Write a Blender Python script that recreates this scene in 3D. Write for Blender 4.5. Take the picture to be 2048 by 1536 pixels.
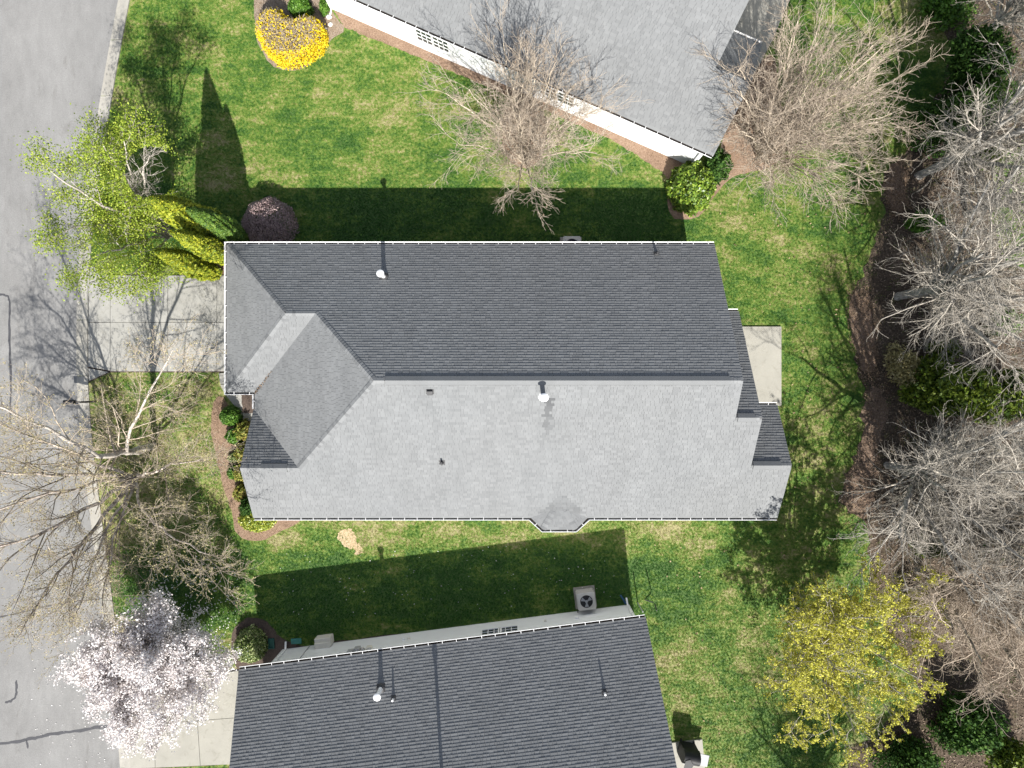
import bpy, math, random
import numpy as np
from mathutils import Vector, Matrix

# ----------------------------------------------------------------------------- camera, sky, sun, exposure
for o in list(bpy.data.objects):
    bpy.data.objects.remove(o)
S = bpy.context.scene
COL = S.collection
H, F = 38.0, 1440.0                      # camera height (m), focal length in pixels of the 2048 px wide photograph
cd = bpy.data.cameras.new('camera')
cd.sensor_width = 36.0
cd.lens = 36.0 * F / 2048.0
cd.clip_start, cd.clip_end = 0.5, 2000.0
cam = bpy.data.objects.new('camera', cd)
COL.objects.link(cam)
cam.location = (0, 0, H)
cam.rotation_euler = (0, 0, 0)
S.camera = cam

SUN_EL, SUN_AZ = math.radians(43.3), math.radians(8.2)
W = bpy.data.worlds.new('World')
S.world = W
W.use_nodes = True
wn = W.node_tree
wn.nodes.clear()
sky = wn.nodes.new('ShaderNodeTexSky')
sky.sky_type = 'NISHITA'
sky.sun_disc = False
sky.sun_elevation = SUN_EL
sky.sun_rotation = math.pi - SUN_AZ
bg = wn.nodes.new('ShaderNodeBackground')
bg.inputs['Strength'].default_value = 0.088
wo = wn.nodes.new('ShaderNodeOutputWorld')
hsv = wn.nodes.new('ShaderNodeHueSaturation')
hsv.inputs['Saturation'].default_value = 0.62
wn.links.new(sky.outputs[0], hsv.inputs['Color'])
wn.links.new(hsv.outputs[0], bg.inputs[0])
wn.links.new(bg.outputs[0], wo.inputs[0])

sl = bpy.data.lights.new('sun', 'SUN')
sl.energy = 4.6
sl.angle = math.radians(0.5)
sl.color = (1.0, 0.965, 0.90)
sun = bpy.data.objects.new('sun', sl)
COL.objects.link(sun)
sd = Vector((-math.sin(SUN_AZ) * math.cos(SUN_EL), math.cos(SUN_AZ) * math.cos(SUN_EL), -math.sin(SUN_EL)))
sun.rotation_euler = sd.to_track_quat('-Z', 'Y').to_euler()
sun.location = (10, -30, 40)

S.view_settings.view_transform = 'Standard'
S.view_settings.look = 'None'
S.view_settings.exposure = 1.18
S.view_settings.gamma = 1.0
S.view_settings.use_curve_mapping = False
try:
    S.cycles.max_bounces = 6
    S.cycles.transparent_max_bounces = 6
except Exception:
    pass

# ----------------------------------------------------------------------------- helpers
R = np.random.default_rng(7)
random.seed(7)


def G(px, py, z=0.0):
    k = (H - z) / F
    return ((px - 1024.0) * k, (768.0 - py) * k, z)


def GP(pts, z=0.0):
    return [G(x, y, z)[:2] for x, y in pts]


def lk(o):
    COL.objects.link(o)
    return o


def tag(o, label=None, cat=None, group=None, kind=None):
    if label: o['label'] = label
    if cat: o['category'] = cat
    if group: o['group'] = group
    if kind: o['kind'] = kind
    return o


def empty(name, loc=(0, 0, 0), rz=0.0, label=None, cat=None, group=None):
    o = lk(bpy.data.objects.new(name, None))
    o.empty_display_size = 0.2
    o.location = loc
    o.rotation_euler = (0, 0, rz)
    return tag(o, label, cat, group)


def mesh_np(name, verts, faces, smooth=False, mats=(), mat_idx=None, attrs=None):
    """faces: list of int arrays (M,k)"""
    verts = np.asarray(verts, dtype=np.float32).reshape(-1, 3)
    fl = [np.asarray(f, dtype=np.int32) for f in faces if len(f)]
    me = bpy.data.meshes.new(name)
    me.vertices.add(len(verts))
    me.vertices.foreach_set('co', verts.ravel())
    tot = np.concatenate([np.full(len(f), f.shape[1], dtype=np.int32) for f in fl])
    lv = np.concatenate([f.ravel() for f in fl])
    st = np.concatenate([[0], np.cumsum(tot)[:-1]]).astype(np.int32)
    me.loops.add(len(lv))
    me.loops.foreach_set('vertex_index', lv)
    me.polygons.add(len(tot))
    me.polygons.foreach_set('loop_start', st)
    me.polygons.foreach_set('loop_total', tot)
    if mat_idx is not None:
        me.polygons.foreach_set('material_index', np.asarray(mat_idx, dtype=np.int32))
    me.polygons.foreach_set('use_smooth', np.full(len(tot), bool(smooth)))
    for m in mats:
        me.materials.append(m)
    if attrs:
        for k, (dom, arr) in attrs.items():
            a = me.attributes.new(k, 'FLOAT', dom)
            a.data.foreach_set('value', np.asarray(arr, dtype=np.float32))
    me.update(calc_edges=True)
    me.validate()
    return me


def ob(name, me, parent=None, loc=None, kind=None, label=None):
    o = lk(bpy.data.objects.new(name, me))
    if parent is not None:
        o.parent = parent
    if loc is not None:
        o.location = loc
    if kind: o['kind'] = kind
    if label: o['label'] = label
    return o


class MB:
    """collects simple solids into one mesh"""
    def __init__(s):
        s.v, s.f = [], []

    def add(s, vs, fs):
        n = len(s.v)
        s.v += [tuple(v) for v in vs]
        s.f += [tuple(i + n for i in f) for f in fs]
        return s

    def box(s, a, b, M=None):
        x0, y0, z0 = a; x1, y1, z1 = b
        vs = [Vector(p) for p in ((x0, y0, z0), (x1, y0, z0), (x1, y1, z0), (x0, y1, z0), (x0, y0, z1), (x1, y0, z1), (x1, y1, z1), (x0, y1, z1))]
        if M is not None: vs = [M @ v for v in vs]
        return s.add(vs, [(0, 3, 2, 1), (4, 5, 6, 7), (0, 1, 5, 4), (1, 2, 6, 5), (2, 3, 7, 6), (3, 0, 4, 7)])

    def prism(s, poly, z0, z1, top_inset=0.0):
        n = len(poly)
        cx = sum(p[0] for p in poly) / n; cy = sum(p[1] for p in poly) / n
        vs = [(p[0], p[1], z0) for p in poly]
        vs += [(p[0] + (cx - p[0]) * top_inset, p[1] + (cy - p[1]) * top_inset, z1) for p in poly]
        fs = [tuple(range(n - 1, -1, -1)), tuple(range(n, 2 * n))]
        fs += [(i, (i + 1) % n, n + (i + 1) % n, n + i) for i in range(n)]
        return s.add(vs, fs)

    def lathe(s, prof, n=16, M=None, cap=True):
        vs = []
        for r, z in prof:
            for i in range(n):
                a = 2 * math.pi * i / n
                vs.append(Vector((r * math.cos(a), r * math.sin(a), z)))
        if M is not None: vs = [M @ v for v in vs]
        fs = []
        for j in range(len(prof) - 1):
            for i in range(n):
                k = (i + 1) % n
                fs.append((j * n + i, j * n + k, (j + 1) * n + k, (j + 1) * n + i))
        if cap:
            fs.append(tuple(range(n - 1, -1, -1)))
            fs.append(tuple(range((len(prof) - 1) * n, len(prof) * n)))
        return s.add(vs, fs)

    def tube(s, pts, r, n=8):
        pts = [Vector(p) for p in pts]
        vs = []
        for i, p in enumerate(pts):
            d = (pts[min(i + 1, len(pts) - 1)] - pts[max(i - 1, 0)]).normalized()
            u = d.cross(Vector((0.31, 0.2, 1) if abs(d.z) < .9 else (1, 0.1, 0))).normalized()
            w = d.cross(u)
            rr = r[i] if isinstance(r, (list, tuple)) else r
            for k in range(n):
                a = 2 * math.pi * k / n
                vs.append(p + (u * math.cos(a) + w * math.sin(a)) * rr)
        fs = []
        for j in range(len(pts) - 1):
            for k in range(n):
                q = (k + 1) % n
                fs.append((j * n + k, j * n + q, (j + 1) * n + q, (j + 1) * n + k))
        fs.append(tuple(range(n - 1, -1, -1)))
        fs.append(tuple(range((len(pts) - 1) * n, len(pts) * n)))
        return s.add(vs, fs)

    def mesh(s, name, mat, smooth=False):
        me = bpy.data.meshes.new(name)
        me.from_pydata(s.v, [], s.f)
        me.materials.append(mat)
        if smooth:
            me.polygons.foreach_set('use_smooth', [True] * len(me.polygons))
            try:
                me.set_sharp_from_angle(angle=math.radians(40))
            except Exception:
                pass
        me.update()
        return me

    def ob(s, name, mat, parent=None, smooth=False, kind=None, bevel=0.0, label=None):
        o = ob(name, s.mesh(name, mat, smooth), parent, kind=kind, label=label)
        if bevel:
            b = o.modifiers.new('bevel', 'BEVEL'); b.width = bevel; b.segments = 2; b.limit_method = 'ANGLE'
        return o


def inpoly(P, poly):
    x, y = P[:, 0], P[:, 1]
    c = np.zeros(len(P), bool)
    n = len(poly)
    for i in range(n):
        x0, y0 = poly[i]; x1, y1 = poly[(i + 1) % n]
        if y0 == y1: continue
        t = ((y0 > y) != (y1 > y)) & (x < (x1 - x0) * (y - y0) / (y1 - y0) + x0)
        c ^= t
    return c


def smooth_poly(pts, n=4):
    """closed Catmull-Rom"""
    out = []
    m = len(pts)
    for i in range(m):
        p0, p1, p2, p3 = (np.array(pts[(i + k) % m], float) for k in (-1, 0, 1, 2))
        for j in range(n):
            t = j / n
            q = 0.5 * (2 * p1 + (p2 - p0) * t + (2 * p0 - 5 * p1 + 4 * p2 - p3) * t * t + (3 * p1 - p0 - 3 * p2 + p3) * t ** 3)
            out.append((float(q[0]), float(q[1])))
    return out




def rough(poly, amp, n=4, seed=3):
    r = np.random.default_rng(seed)
    out = []
    m = len(poly)
    for i in range(m):
        a, b = np.array(poly[i]), np.array(poly[(i + 1) % m])
        for k in range(n):
            q = a + (b - a) * k / n + r.normal(0, amp, 2)
            out.append((float(q[0]), float(q[1])))
    return out


# ----------------------------------------------------------------------------- materials
class NT:
    def __init__(s, name, rough=0.8, spec=0.3):
        s.m = bpy.data.materials.new(name)
        s.m.use_nodes = True
        s.t = s.m.node_tree
        s.p = s.t.nodes['Principled BSDF']
        s.p.inputs['Roughness'].default_value = rough
        s.p.inputs['Specular IOR Level'].default_value = spec
        s.geo = s.t.nodes.new('ShaderNodeNewGeometry')

    def N(s, typ, **kw):
        n = s.t.nodes.new(typ)
        for k, v in kw.items():
            if k in n.inputs: n.inputs[k].default_value = v
            else: setattr(n, k, v)
        return n

    def L(s, a, b):
        s.t.links.new(a, b)

    def pos(s, sc=(1, 1, 1), rot=0.0):
        mp = s.N('ShaderNodeMapping')
        mp.inputs['Scale'].default_value = sc
        mp.inputs['Rotation'].default_value = (0, 0, rot)
        s.L(s.geo.outputs['Position'], mp.inputs['Vector'])
        return mp.outputs[0]

    def noise(s, scale, detail=4.0, rough=0.6, vec=None, dist=0.0):
        n = s.N('ShaderNodeTexNoise')
        n.inputs['Scale'].default_value = scale
        n.inputs['Detail'].default_value = detail
        n.inputs['Roughness'].default_value = rough
        n.inputs['Distortion'].default_value = dist
        s.L(vec if vec is not None else s.geo.outputs['Position'], n.inputs['Vector'])
        return n.outputs['Fac']

    def ramp(s, fac, stops):
        r = s.N('ShaderNodeValToRGB')
        e = r.color_ramp.elements
        while len(e) < len(stops): e.new(0.5)
        for i, (p, c) in enumerate(stops):
            e[i].position = p
            e[i].color = (*c, 1) if len(c) == 3 else c
        s.L(fac, r.inputs[0])
        return r.outputs[0]

    def mix(s, fac, a, b, mode='MIX'):
        m = s.N('ShaderNodeMix', data_type='RGBA', blend_type=mode)
        for sock, v in ((m.inputs['Factor'], fac), (m.inputs['A'], a), (m.inputs['B'], b)):
            pass
        ins = [i for i in m.inputs if i.enabled] if False else m.inputs
        fi, ai, bi = m.inputs[0], m.inputs[6], m.inputs[7]
        for sock, v in ((fi, fac), (ai, a), (bi, b)):
            if hasattr(v, 'is_output'): s.L(v, sock)
            elif isinstance(v, (tuple, list)): sock.default_value = (*v, 1) if len(v) == 3 else v
            else: sock.default_value = v
        return m.outputs[2]

    def math(s, op, a, b=0.0, clamp=False):
        m = s.N('ShaderNodeMath', operation=op)
        m.use_clamp = clamp
        for i, v in ((0, a), (1, b)):
            if hasattr(v, 'is_output'): s.L(v, m.inputs[i])
            else: m.inputs[i].default_value = v
        return m.outputs[0]

    def col(s, c):
        if hasattr(c, 'is_output'): s.L(c, s.p.inputs['Base Color'])
        else: s.p.inputs['Base Color'].default_value = (*c, 1)
        return s

    def bump(s, h, strength=0.3, dist=0.02):
        b = s.N('ShaderNodeBump')
        b.inputs['Strength'].default_value = strength
        b.inputs['Distance'].default_value = dist
        s.L(h, b.inputs['Height'])
        s.L(b.outputs[0], s.p.inputs['Normal'])
        return s

    def translucent(s, c, fac):
        tr = s.N('ShaderNodeBsdfTranslucent')
        if hasattr(c, 'is_output'): s.L(c, tr.inputs[0])
        else: tr.inputs[0].default_value = (*c, 1)
        mx = s.N('ShaderNodeMixShader')
        mx.inputs[0].default_value = fac
        out = s.t.nodes['Material Output']
        s.L(s.p.outputs[0], mx.inputs[1]); s.L(tr.outputs[0], mx.inputs[2])
        s.L(mx.outputs[0], out.inputs['Surface'])
        return s


def m_plain(name, c, rough=0.6, var=0.12, scale=6.0, spec=0.3, metal=0.0):
    t = NT(name, rough, spec)
    n = t.noise(scale, 5)
    lo = tuple(max(0, x * (1 - var)) for x in c); hi = tuple(min(1, x * (1 + var)) for x in c)
    t.col(t.ramp(n, [(0.3, lo), (0.7, hi)]))
    t.p.inputs['Metallic'].default_value = metal
    return t.m


def m_leaf(name, cols, rough=0.55, trans=0.25, spec=0.25):
    t = NT(name, rough, spec)
    rnd = t.geo.outputs['Random Per Island']
    n = t.noise(1.6, 3)
    f = t.math('ADD', t.math('MULTIPLY', rnd, 0.7), t.math('MULTIPLY', n, 0.35), True)
    k = len(cols)
    c = t.ramp(f, [(0.12 + 0.76 * i / max(1, k - 1), c) for i, c in enumerate(cols)])
    t.col(c)
    t.translucent(c, trans)
    return t.m


def m_bark(name, lo, hi, scale=9.0):
    t = NT(name, 0.85, 0.15)
    n = t.noise(scale, 5, 0.65, t.pos((1, 1, 0.45)))
    c = t.ramp(n, [(0.32, lo), (0.62, hi)])
    t.col(c)
    return t.m


def m_shingle():
    t = NT('shingle', 0.92, 0.12)
    a = t.N('ShaderNodeAttribute', attribute_name='tone')
    big = t.noise(0.23, 3, 0.5)
    mid = t.noise(1.1, 4, 0.6, t.pos((1, 0.35, 0.35)))
    gr = t.noise(55, 3, 0.7)
    base = t.ramp(a.outputs['Fac'], [(0.0, (0.050, 0.050, 0.052)), (0.5, (0.166, 0.169, 0.171)), (1.0, (0.258, 0.261, 0.263))])
    c = t.mix(t.math('MULTIPLY', big, 0.4), base, (0.150, 0.160, 0.168), 'MIX')
    f = t.math('ADD', t.math('MULTIPLY', mid, 0.34), t.math('MULTIPLY', gr, 0.5))
    c = t.mix(1.0, c, t.ramp(f, [(0.18, (0.76, 0.76, 0.76)), (0.66, (1.2, 1.2, 1.2))]), 'MULTIPLY')
    t.col(c)
    return t.m


def m_grass(name, blade=True):
    t = NT(name, 0.62, 0.18)
    x = t.N('ShaderNodeSeparateXYZ')
    t.L(t.geo.outputs['Position'], x.inputs[0])
    def st(n, g):
        return t.math('MULTIPLY', t.math('SUBTRACT', n, 0.5), g)
    n1 = t.noise(0.17, 4, 0.6)
    n2 = t.noise(0.75, 5, 0.7, t.pos((1, 1.5, 1), 0.5), 0.4)
    n3 = t.noise(5.5, 4, 0.75)
    f = t.math('ADD', t.math('ADD', st(n1, 1.5), st(n2, 1.9)), t.math('ADD', st(n3, 2.3), 0.43))
    n4 = t.noise(1.0, 4, 0.6, t.pos((0.35, 2.6, 1), 0.9))
    n5 = t.noise(0.42, 4, 0.65, None, 0.6)
    f = t.math('ADD', f, t.math('ADD', st(n4, 0.9), st(n5, 1.2)))
    if blade:
        a = t.N('ShaderNodeAttribute', attribute_name='rnd')
        f = t.math('ADD', f, st(a.outputs['Fac'], 0.45))
    # the south strip and the front yard are more dormant than the back lawn
    south = t.N('ShaderNodeMapRange'); south.interpolation_type = 'SMOOTHSTEP'
    south.inputs['From Min'].default_value = -6.2; south.inputs['From Max'].default_value = -8.4
    south.inputs['To Min'].default_value = 0.0; south.inputs['To Max'].default_value = 1.0
    t.L(x.outputs['Y'], south.inputs['Value'])
    s2 = t.N('ShaderNodeMapRange'); s2.interpolation_type = 'SMOOTHSTEP'
    s2.inputs['From Min'].default_value = -10.2; s2.inputs['From Max'].default_value = -7.8
    t.L(x.outputs['Y'], s2.inputs['Value'])
    s3 = t.N('ShaderNodeMapRange'); s3.interpolation_type = 'SMOOTHSTEP'
    s3.inputs['From Min'].default_value = 2.0; s3.inputs['From Max'].default_value = -1.5
    t.L(x.outputs['Y'], s3.inputs['Value'])
    e1 = t.N('ShaderNodeMapRange'); e1.interpolation_type = 'SMOOTHSTEP'
    e1.inputs['From Min'].default_value = 11.5; e1.inputs['From Max'].default_value = 8.0
    t.L(x.outputs['X'], e1.inputs['Value'])
    band = t.math('MULTIPLY', t.math('MULTIPLY', s2.outputs[0], s3.outputs[0]), e1.outputs[0])
    f = t.math('ADD', f, t.math('MULTIPLY', band, 0.27))
    # less straw colour where the house shadows fall, painting the shade greener
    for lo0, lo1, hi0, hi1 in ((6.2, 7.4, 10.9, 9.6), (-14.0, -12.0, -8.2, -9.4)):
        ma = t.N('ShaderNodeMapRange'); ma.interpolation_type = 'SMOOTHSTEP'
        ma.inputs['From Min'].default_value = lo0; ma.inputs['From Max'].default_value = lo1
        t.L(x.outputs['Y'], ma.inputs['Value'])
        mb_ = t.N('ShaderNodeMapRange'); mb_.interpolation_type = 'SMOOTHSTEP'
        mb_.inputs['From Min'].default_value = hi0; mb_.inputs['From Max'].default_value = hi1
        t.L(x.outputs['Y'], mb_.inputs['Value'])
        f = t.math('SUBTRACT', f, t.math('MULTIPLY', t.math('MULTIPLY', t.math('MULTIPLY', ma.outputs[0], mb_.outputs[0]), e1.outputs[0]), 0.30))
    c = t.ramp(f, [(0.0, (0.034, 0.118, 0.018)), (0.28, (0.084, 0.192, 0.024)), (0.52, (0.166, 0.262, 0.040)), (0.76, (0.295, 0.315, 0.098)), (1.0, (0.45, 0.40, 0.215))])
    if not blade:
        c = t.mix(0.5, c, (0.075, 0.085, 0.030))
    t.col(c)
    if blade:
        t.translucent(c, 0.28)
    else:
        t.bump(n3, 0.5, 0.03)
    return t.m


def m_ground_mix(name, lo, mid, hi, scale=14, bump=0.6, big=0.6):
    t = NT(name, 0.95, 0.05)
    n = t.noise(scale, 6, 0.75)
    b = t.noise(big, 3)
    f = t.math('ADD', t.math('MULTIPLY', n, 0.7), t.math('MULTIPLY', b, 0.3))
    t.col(t.ramp(f, [(0.34, lo), (0.5, mid), (0.66, hi)]))
    t.bump(n, bump, 0.04)
    return t.m


def m_road():
    t = NT('road_surface', 0.9, 0.15)
    n = t.noise(70, 4, 0.8)
    b = t.noise(0.35, 4, 0.55)
    st = t.noise(1.6, 5, 0.65, t.pos((1.6, 0.5, 1)))
    sp = t.N('ShaderNodeTexVoronoi', feature='F1'); sp.inputs['Scale'].default_value = 2.4
    t.L(t.geo.outputs['Position'], sp.inputs['Vector'])
    c = t.ramp(b, [(0.3, (0.178, 0.175, 0.171)), (0.7, (0.216, 0.213, 0.208))])
    c = t.mix(1.0, c, t.ramp(n, [(0.3, (0.80, 0.80, 0.80)), (0.7, (1.14, 1.14, 1.14))]), 'MULTIPLY')
    c = t.mix(1.0, c, t.ramp(st, [(0.3, (0.90, 0.90, 0.90)), (0.65, (1.05, 1.05, 1.05))]), 'MULTIPLY')
    g2 = t.noise(16, 3, 0.8)
    c = t.mix(1.0, c, t.ramp(g2, [(0.3, (0.86, 0.86, 0.86)), (0.7, (1.12, 1.12, 1.12))]), 'MULTIPLY')
    oil = t.noise(0.55, 5, 0.7, t.pos((1.9, 0.6, 1)), 1.2)
    c = t.mix(1.0, c, t.ramp(oil, [(0.28, (0.80, 0.79, 0.78)), (0.42, (1, 1, 1)), (0.66, (1, 1, 1)), (0.76, (1.08, 1.08, 1.07))]), 'MULTIPLY')
    c = t.mix(1.0, c, t.ramp(sp.outputs['Distance'], [(0.028, (0.55, 0.53, 0.52)), (0.05, (1, 1, 1))]), 'MULTIPLY')
    t.col(c)
    t.bump(n, 0.25, 0.01)
    return t.m


def m_concrete(name, c0, c1):
    t = NT(name, 0.85, 0.2)
    b = t.noise(0.9, 5, 0.6)
    n = t.noise(45, 4, 0.8)
    oi = t.N('ShaderNodeObjectInfo')
    sn = t.noise(2.6, 6, 0.7, None, 0.8)
    c = t.ramp(b, [(0.3, c0), (0.7, c1)])
    c = t.mix(1.0, c, t.ramp(n, [(0.3, (0.88, 0.88, 0.88)), (0.7, (1.07, 1.07, 1.07))]), 'MULTIPLY')
    c = t.mix(1.0, c, t.ramp(sn, [(0.26, (0.78, 0.77, 0.74)), (0.46, (1, 1, 1))]), 'MULTIPLY')
    c = t.mix(1.0, c, t.ramp(oi.outputs['Random'], [(0, (0.93, 0.93, 0.92)), (1, (1.05, 1.05, 1.05))]), 'MULTIPLY')
    t.col(c)
    return t.m


M = {}
M['shingle'] = m_shingle()
M['grass'] = m_grass('grass_blade', True)
M['ground'] = m_grass('lawn_soil', False)
M['road'] = m_road()
M['curb'] = m_concrete('curb_concrete', (0.265, 0.25, 0.222), (0.325, 0.31, 0.277))
M['drive'] = m_concrete('driveway_concrete', (0.25, 0.243, 0.223), (0.30, 0.293, 0.272))
M['drive_new'] = m_concrete('pale_concrete', (0.262, 0.252, 0.222), (0.305, 0.293, 0.258))
M['tar'] = m_plain('crack_tar', (0.055, 0.055, 0.06), 0.6)
M['straw'] = m_ground_mix('pine_straw', (0.105, 0.068, 0.048), (0.21, 0.142, 0.10), (0.33, 0.24, 0.178), 18)
M['gravel'] = m_ground_mix('bed_mulch_pale', (0.15, 0.115, 0.085), (0.225, 0.18, 0.14), (0.30, 0.25, 0.20), 24)
M['pathmulch'] = m_ground_mix('path_mulch', (0.075, 0.052, 0.038), (0.165, 0.118, 0.088), (0.27, 0.20, 0.155), 11)
M['mulch'] = m_ground_mix('dark_mulch', (0.04, 0.032, 0.027), (0.085, 0.065, 0.055), (0.14, 0.11, 0.09), 20)
M['woods'] = m_ground_mix('woodland_litter', (0.028, 0.022, 0.017), (0.078, 0.060, 0.045), (0.165, 0.128, 0.095), 9, 0.8, 0.35)
M['sand'] = m_ground_mix('bare_clay', (0.24, 0.17, 0.095), (0.38, 0.285, 0.18), (0.48, 0.375, 0.26), 9)
M['white'] = m_plain('white_paint', (0.78, 0.78, 0.78), 0.45, 0.04, 3)
M['siding'] = m_plain('white_siding', (0.74, 0.745, 0.75), 0.5, 0.03, 2)
M['glass'] = m_plain('window_glass', (0.02, 0.025, 0.03), 0.08, 0.1, 2, 0.6)
M['pvc'] = m_plain('galvanised_flue', (0.72, 0.72, 0.72), 0.45, 0.06, 8)
M['black'] = m_plain('black_rubber', (0.018, 0.018, 0.02), 0.6, 0.3, 5)
M['dark'] = m_plain('dark_flashing', (0.05, 0.05, 0.052), 0.6, 0.2, 5)
M['greymetal'] = m_plain('grey_metal', (0.33, 0.33, 0.335), 0.5, 0.1, 4)
M['acbody'] = m_plain('condenser_paint', (0.50, 0.475, 0.44), 0.55, 0.06, 4)
M['beige'] = m_plain('beige_plastic', (0.62, 0.59, 0.52), 0.55, 0.05, 4)
M['teal'] = m_plain('green_plastic', (0.05, 0.20, 0.17), 0.55, 0.2, 6)
M['darkgreen'] = m_plain('dark_green_plastic', (0.012, 0.07, 0.055), 0.55, 0.2, 6)
M['bluegrey'] = m_plain('blue_plastic', (0.03, 0.09, 0.17), 0.5, 0.2, 6)
M['gutter_shade'] = m_plain('gutter_dirt', (0.02, 0.017, 0.014), 0.95, 0.4, 20)
M['stone'] = m_plain('white_rock', (0.66, 0.64, 0.60), 0.8, 0.15, 12)
M['wood'] = m_plain('mailbox_post', (0.10, 0.09, 0.08), 0.8, 0.25, 12)
M['roofunder'] = m_plain('roof_underlay', (0.09, 0.09, 0.092), 0.95, 0.2, 8)
M['bark_tan'] = m_bark('tan_bark', (0.25, 0.205, 0.15), (0.60, 0.52, 0.41))
M['twig_tan'] = m_bark('tan_twig', (0.21, 0.17, 0.125), (0.50, 0.42, 0.33))
M['bark_grey'] = m_bark('grey_bark', (0.12, 0.112, 0.10), (0.40, 0.38, 0.35))
M['twig_grey'] = m_bark('grey_twig', (0.16, 0.143, 0.12), (0.43, 0.39, 0.335))
M['twig_rust'] = m_bark('rusty_twig', (0.18, 0.142, 0.108), (0.45, 0.375, 0.30))
M['bark_birch'] = m_bark('birch_bark', (0.13, 0.10, 0.08), (0.56, 0.49, 0.43), 5)
M['bark_white'] = m_bark('pale_birch_bark', (0.20, 0.17, 0.145), (0.50, 0.455, 0.405), 5)
M['twig_birch'] = m_bark('birch_twig', (0.09, 0.072, 0.056), (0.29, 0.245, 0.195))
M['bark_dark'] = m_bark('dark_bark', (0.05, 0.04, 0.032), (0.16, 0.125, 0.10))
M['lf_catkin'] = m_leaf('catkin_leaf', [(0.20, 0.17, 0.075), (0.34, 0.295, 0.14), (0.44, 0.385, 0.21)])
M['lf_spring'] = m_leaf('spring_green_leaf', [(0.09, 0.155, 0.014), (0.24, 0.325, 0.03), (0.42, 0.47, 0.08)], trans=0.35)
M['lf_thuja'] = m_leaf('golden_thuja_spray', [(0.05, 0.095, 0.009), (0.19, 0.235, 0.016), (0.39, 0.39, 0.03)], trans=0.2)
M['lf_thuja_shaded'] = m_leaf('dark_thuja_spray', [(0.03, 0.07, 0.012), (0.07, 0.14, 0.02), (0.14, 0.21, 0.03)], trans=0.15)
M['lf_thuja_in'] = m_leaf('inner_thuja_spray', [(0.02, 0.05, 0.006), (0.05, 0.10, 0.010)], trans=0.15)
M['lf_dark'] = m_leaf('dark_green_leaf', [(0.012, 0.034, 0.007), (0.032, 0.078, 0.014), (0.075, 0.145, 0.025)], 0.65, 0.2, 0.15)
M['lf_box'] = m_leaf('boxwood_leaf', [(0.03, 0.08, 0.012), (0.07, 0.16, 0.02), (0.14, 0.26, 0.04)], 0.45, 0.25)
M['lf_laurel'] = m_leaf('laurel_leaf', [(0.03, 0.075, 0.010), (0.11, 0.19, 0.022), (0.27, 0.36, 0.05)], 0.4, 0.25, 0.4)
M['lf_vari'] = m_leaf('variegated_leaf', [(0.02, 0.05, 0.010), (0.11, 0.17, 0.03), (0.50, 0.54, 0.27)], 0.4, 0.2, 0.4)
M['lf_euon'] = m_leaf('golden_edged_leaf', [(0.05, 0.11, 0.012), (0.20, 0.26, 0.03), (0.50, 0.50, 0.08)], 0.4, 0.2, 0.4)
M['lf_nandina'] = m_leaf('nandina_leaf', [(0.06, 0.095, 0.018), (0.17, 0.20, 0.035), (0.34, 0.33, 0.08), (0.32, 0.22, 0.07)], 0.5, 0.25)
M['fl_yellow'] = m_leaf('yellow_flower', [(0.42, 0.29, 0.012), (0.68, 0.50, 0.014), (0.80, 0.65, 0.04)], 0.6, 0.2)
M['lf_yellow'] = m_leaf('yellow_new_leaf', [(0.23, 0.235, 0.026), (0.45, 0.435, 0.055), (0.62, 0.59, 0.12)], 0.6, 0.3)
M['fl_white'] = m_leaf('white_blossom', [(0.52, 0.46, 0.455), (0.74, 0.70, 0.69), (0.84, 0.815, 0.805)], 0.7, 0.25)
M['lf_red'] = m_leaf('purple_brown_leaf', [(0.19, 0.135, 0.135), (0.33, 0.24, 0.235), (0.46, 0.36, 0.345)], 0.6, 0.2)
M['lf_cedar'] = m_leaf('evergreen_leaf', [(0.02, 0.045, 0.006), (0.075, 0.12, 0.012), (0.20, 0.25, 0.03)], 0.5, 0.2)
M['lf_litter'] = m_leaf('dry_leaf', [(0.10, 0.065, 0.04), (0.22, 0.145, 0.09), (0.36, 0.26, 0.17)], 0.8, 0.1)
M['lf_litter_dark'] = m_leaf('damp_leaf', [(0.04, 0.03, 0.022), (0.13, 0.096, 0.07), (0.29, 0.22, 0.165)], 0.8, 0.1)  # darker leaf tone for the woodland floor
M['petal'] = m_leaf('fallen_petal', [(0.6, 0.56, 0.55), (0.8, 0.78, 0.77)], 0.7, 0.2)

# ----------------------------------------------------------------------------- ground, street, pavings
nx = 60
gx = np.concatenate([[-400, -120], np.linspace(-40, 40, nx), [120, 400]])
gy = np.concatenate([[-400, -120], np.linspace(-34, 34, nx), [120, 400]])
XX, YY = np.meshgrid(gx, gy)
ZZ = np.zeros_like(XX)
gv = np.stack([XX, YY, ZZ], -1).reshape(-1, 3)
n_ = len(gx)
ii = (np.arange(len(gy) - 1)[:, None] * n_ + np.arange(n_ - 1)[None, :]).ravel()
gf = np.stack([ii, ii + 1, ii + n_ + 1, ii + n_], -1)
tag(ob('ground', mesh_np('ground', gv, [gf], mats=[M['ground']])), 'green lawn ground under and around the three houses', 'ground', kind='structure')


def sheet(name, poly, z, mat, label=None, cat=None, thick=None, parent=None, kind='structure'):
    b = MB()
    if thick:
        b.prism(poly, z - thick, z)
    else:
        b.add([(p[0], p[1], z) for p in poly], [tuple(range(len(poly)))])
    o = b.ob(name, mat, parent, kind=kind if parent is None else None)
    # make the sheet face up
    me = o.data
    if not thick and me.polygons[0].normal.z < 0:
        me.flip_normals()
    return tag(o, label, cat)


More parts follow.
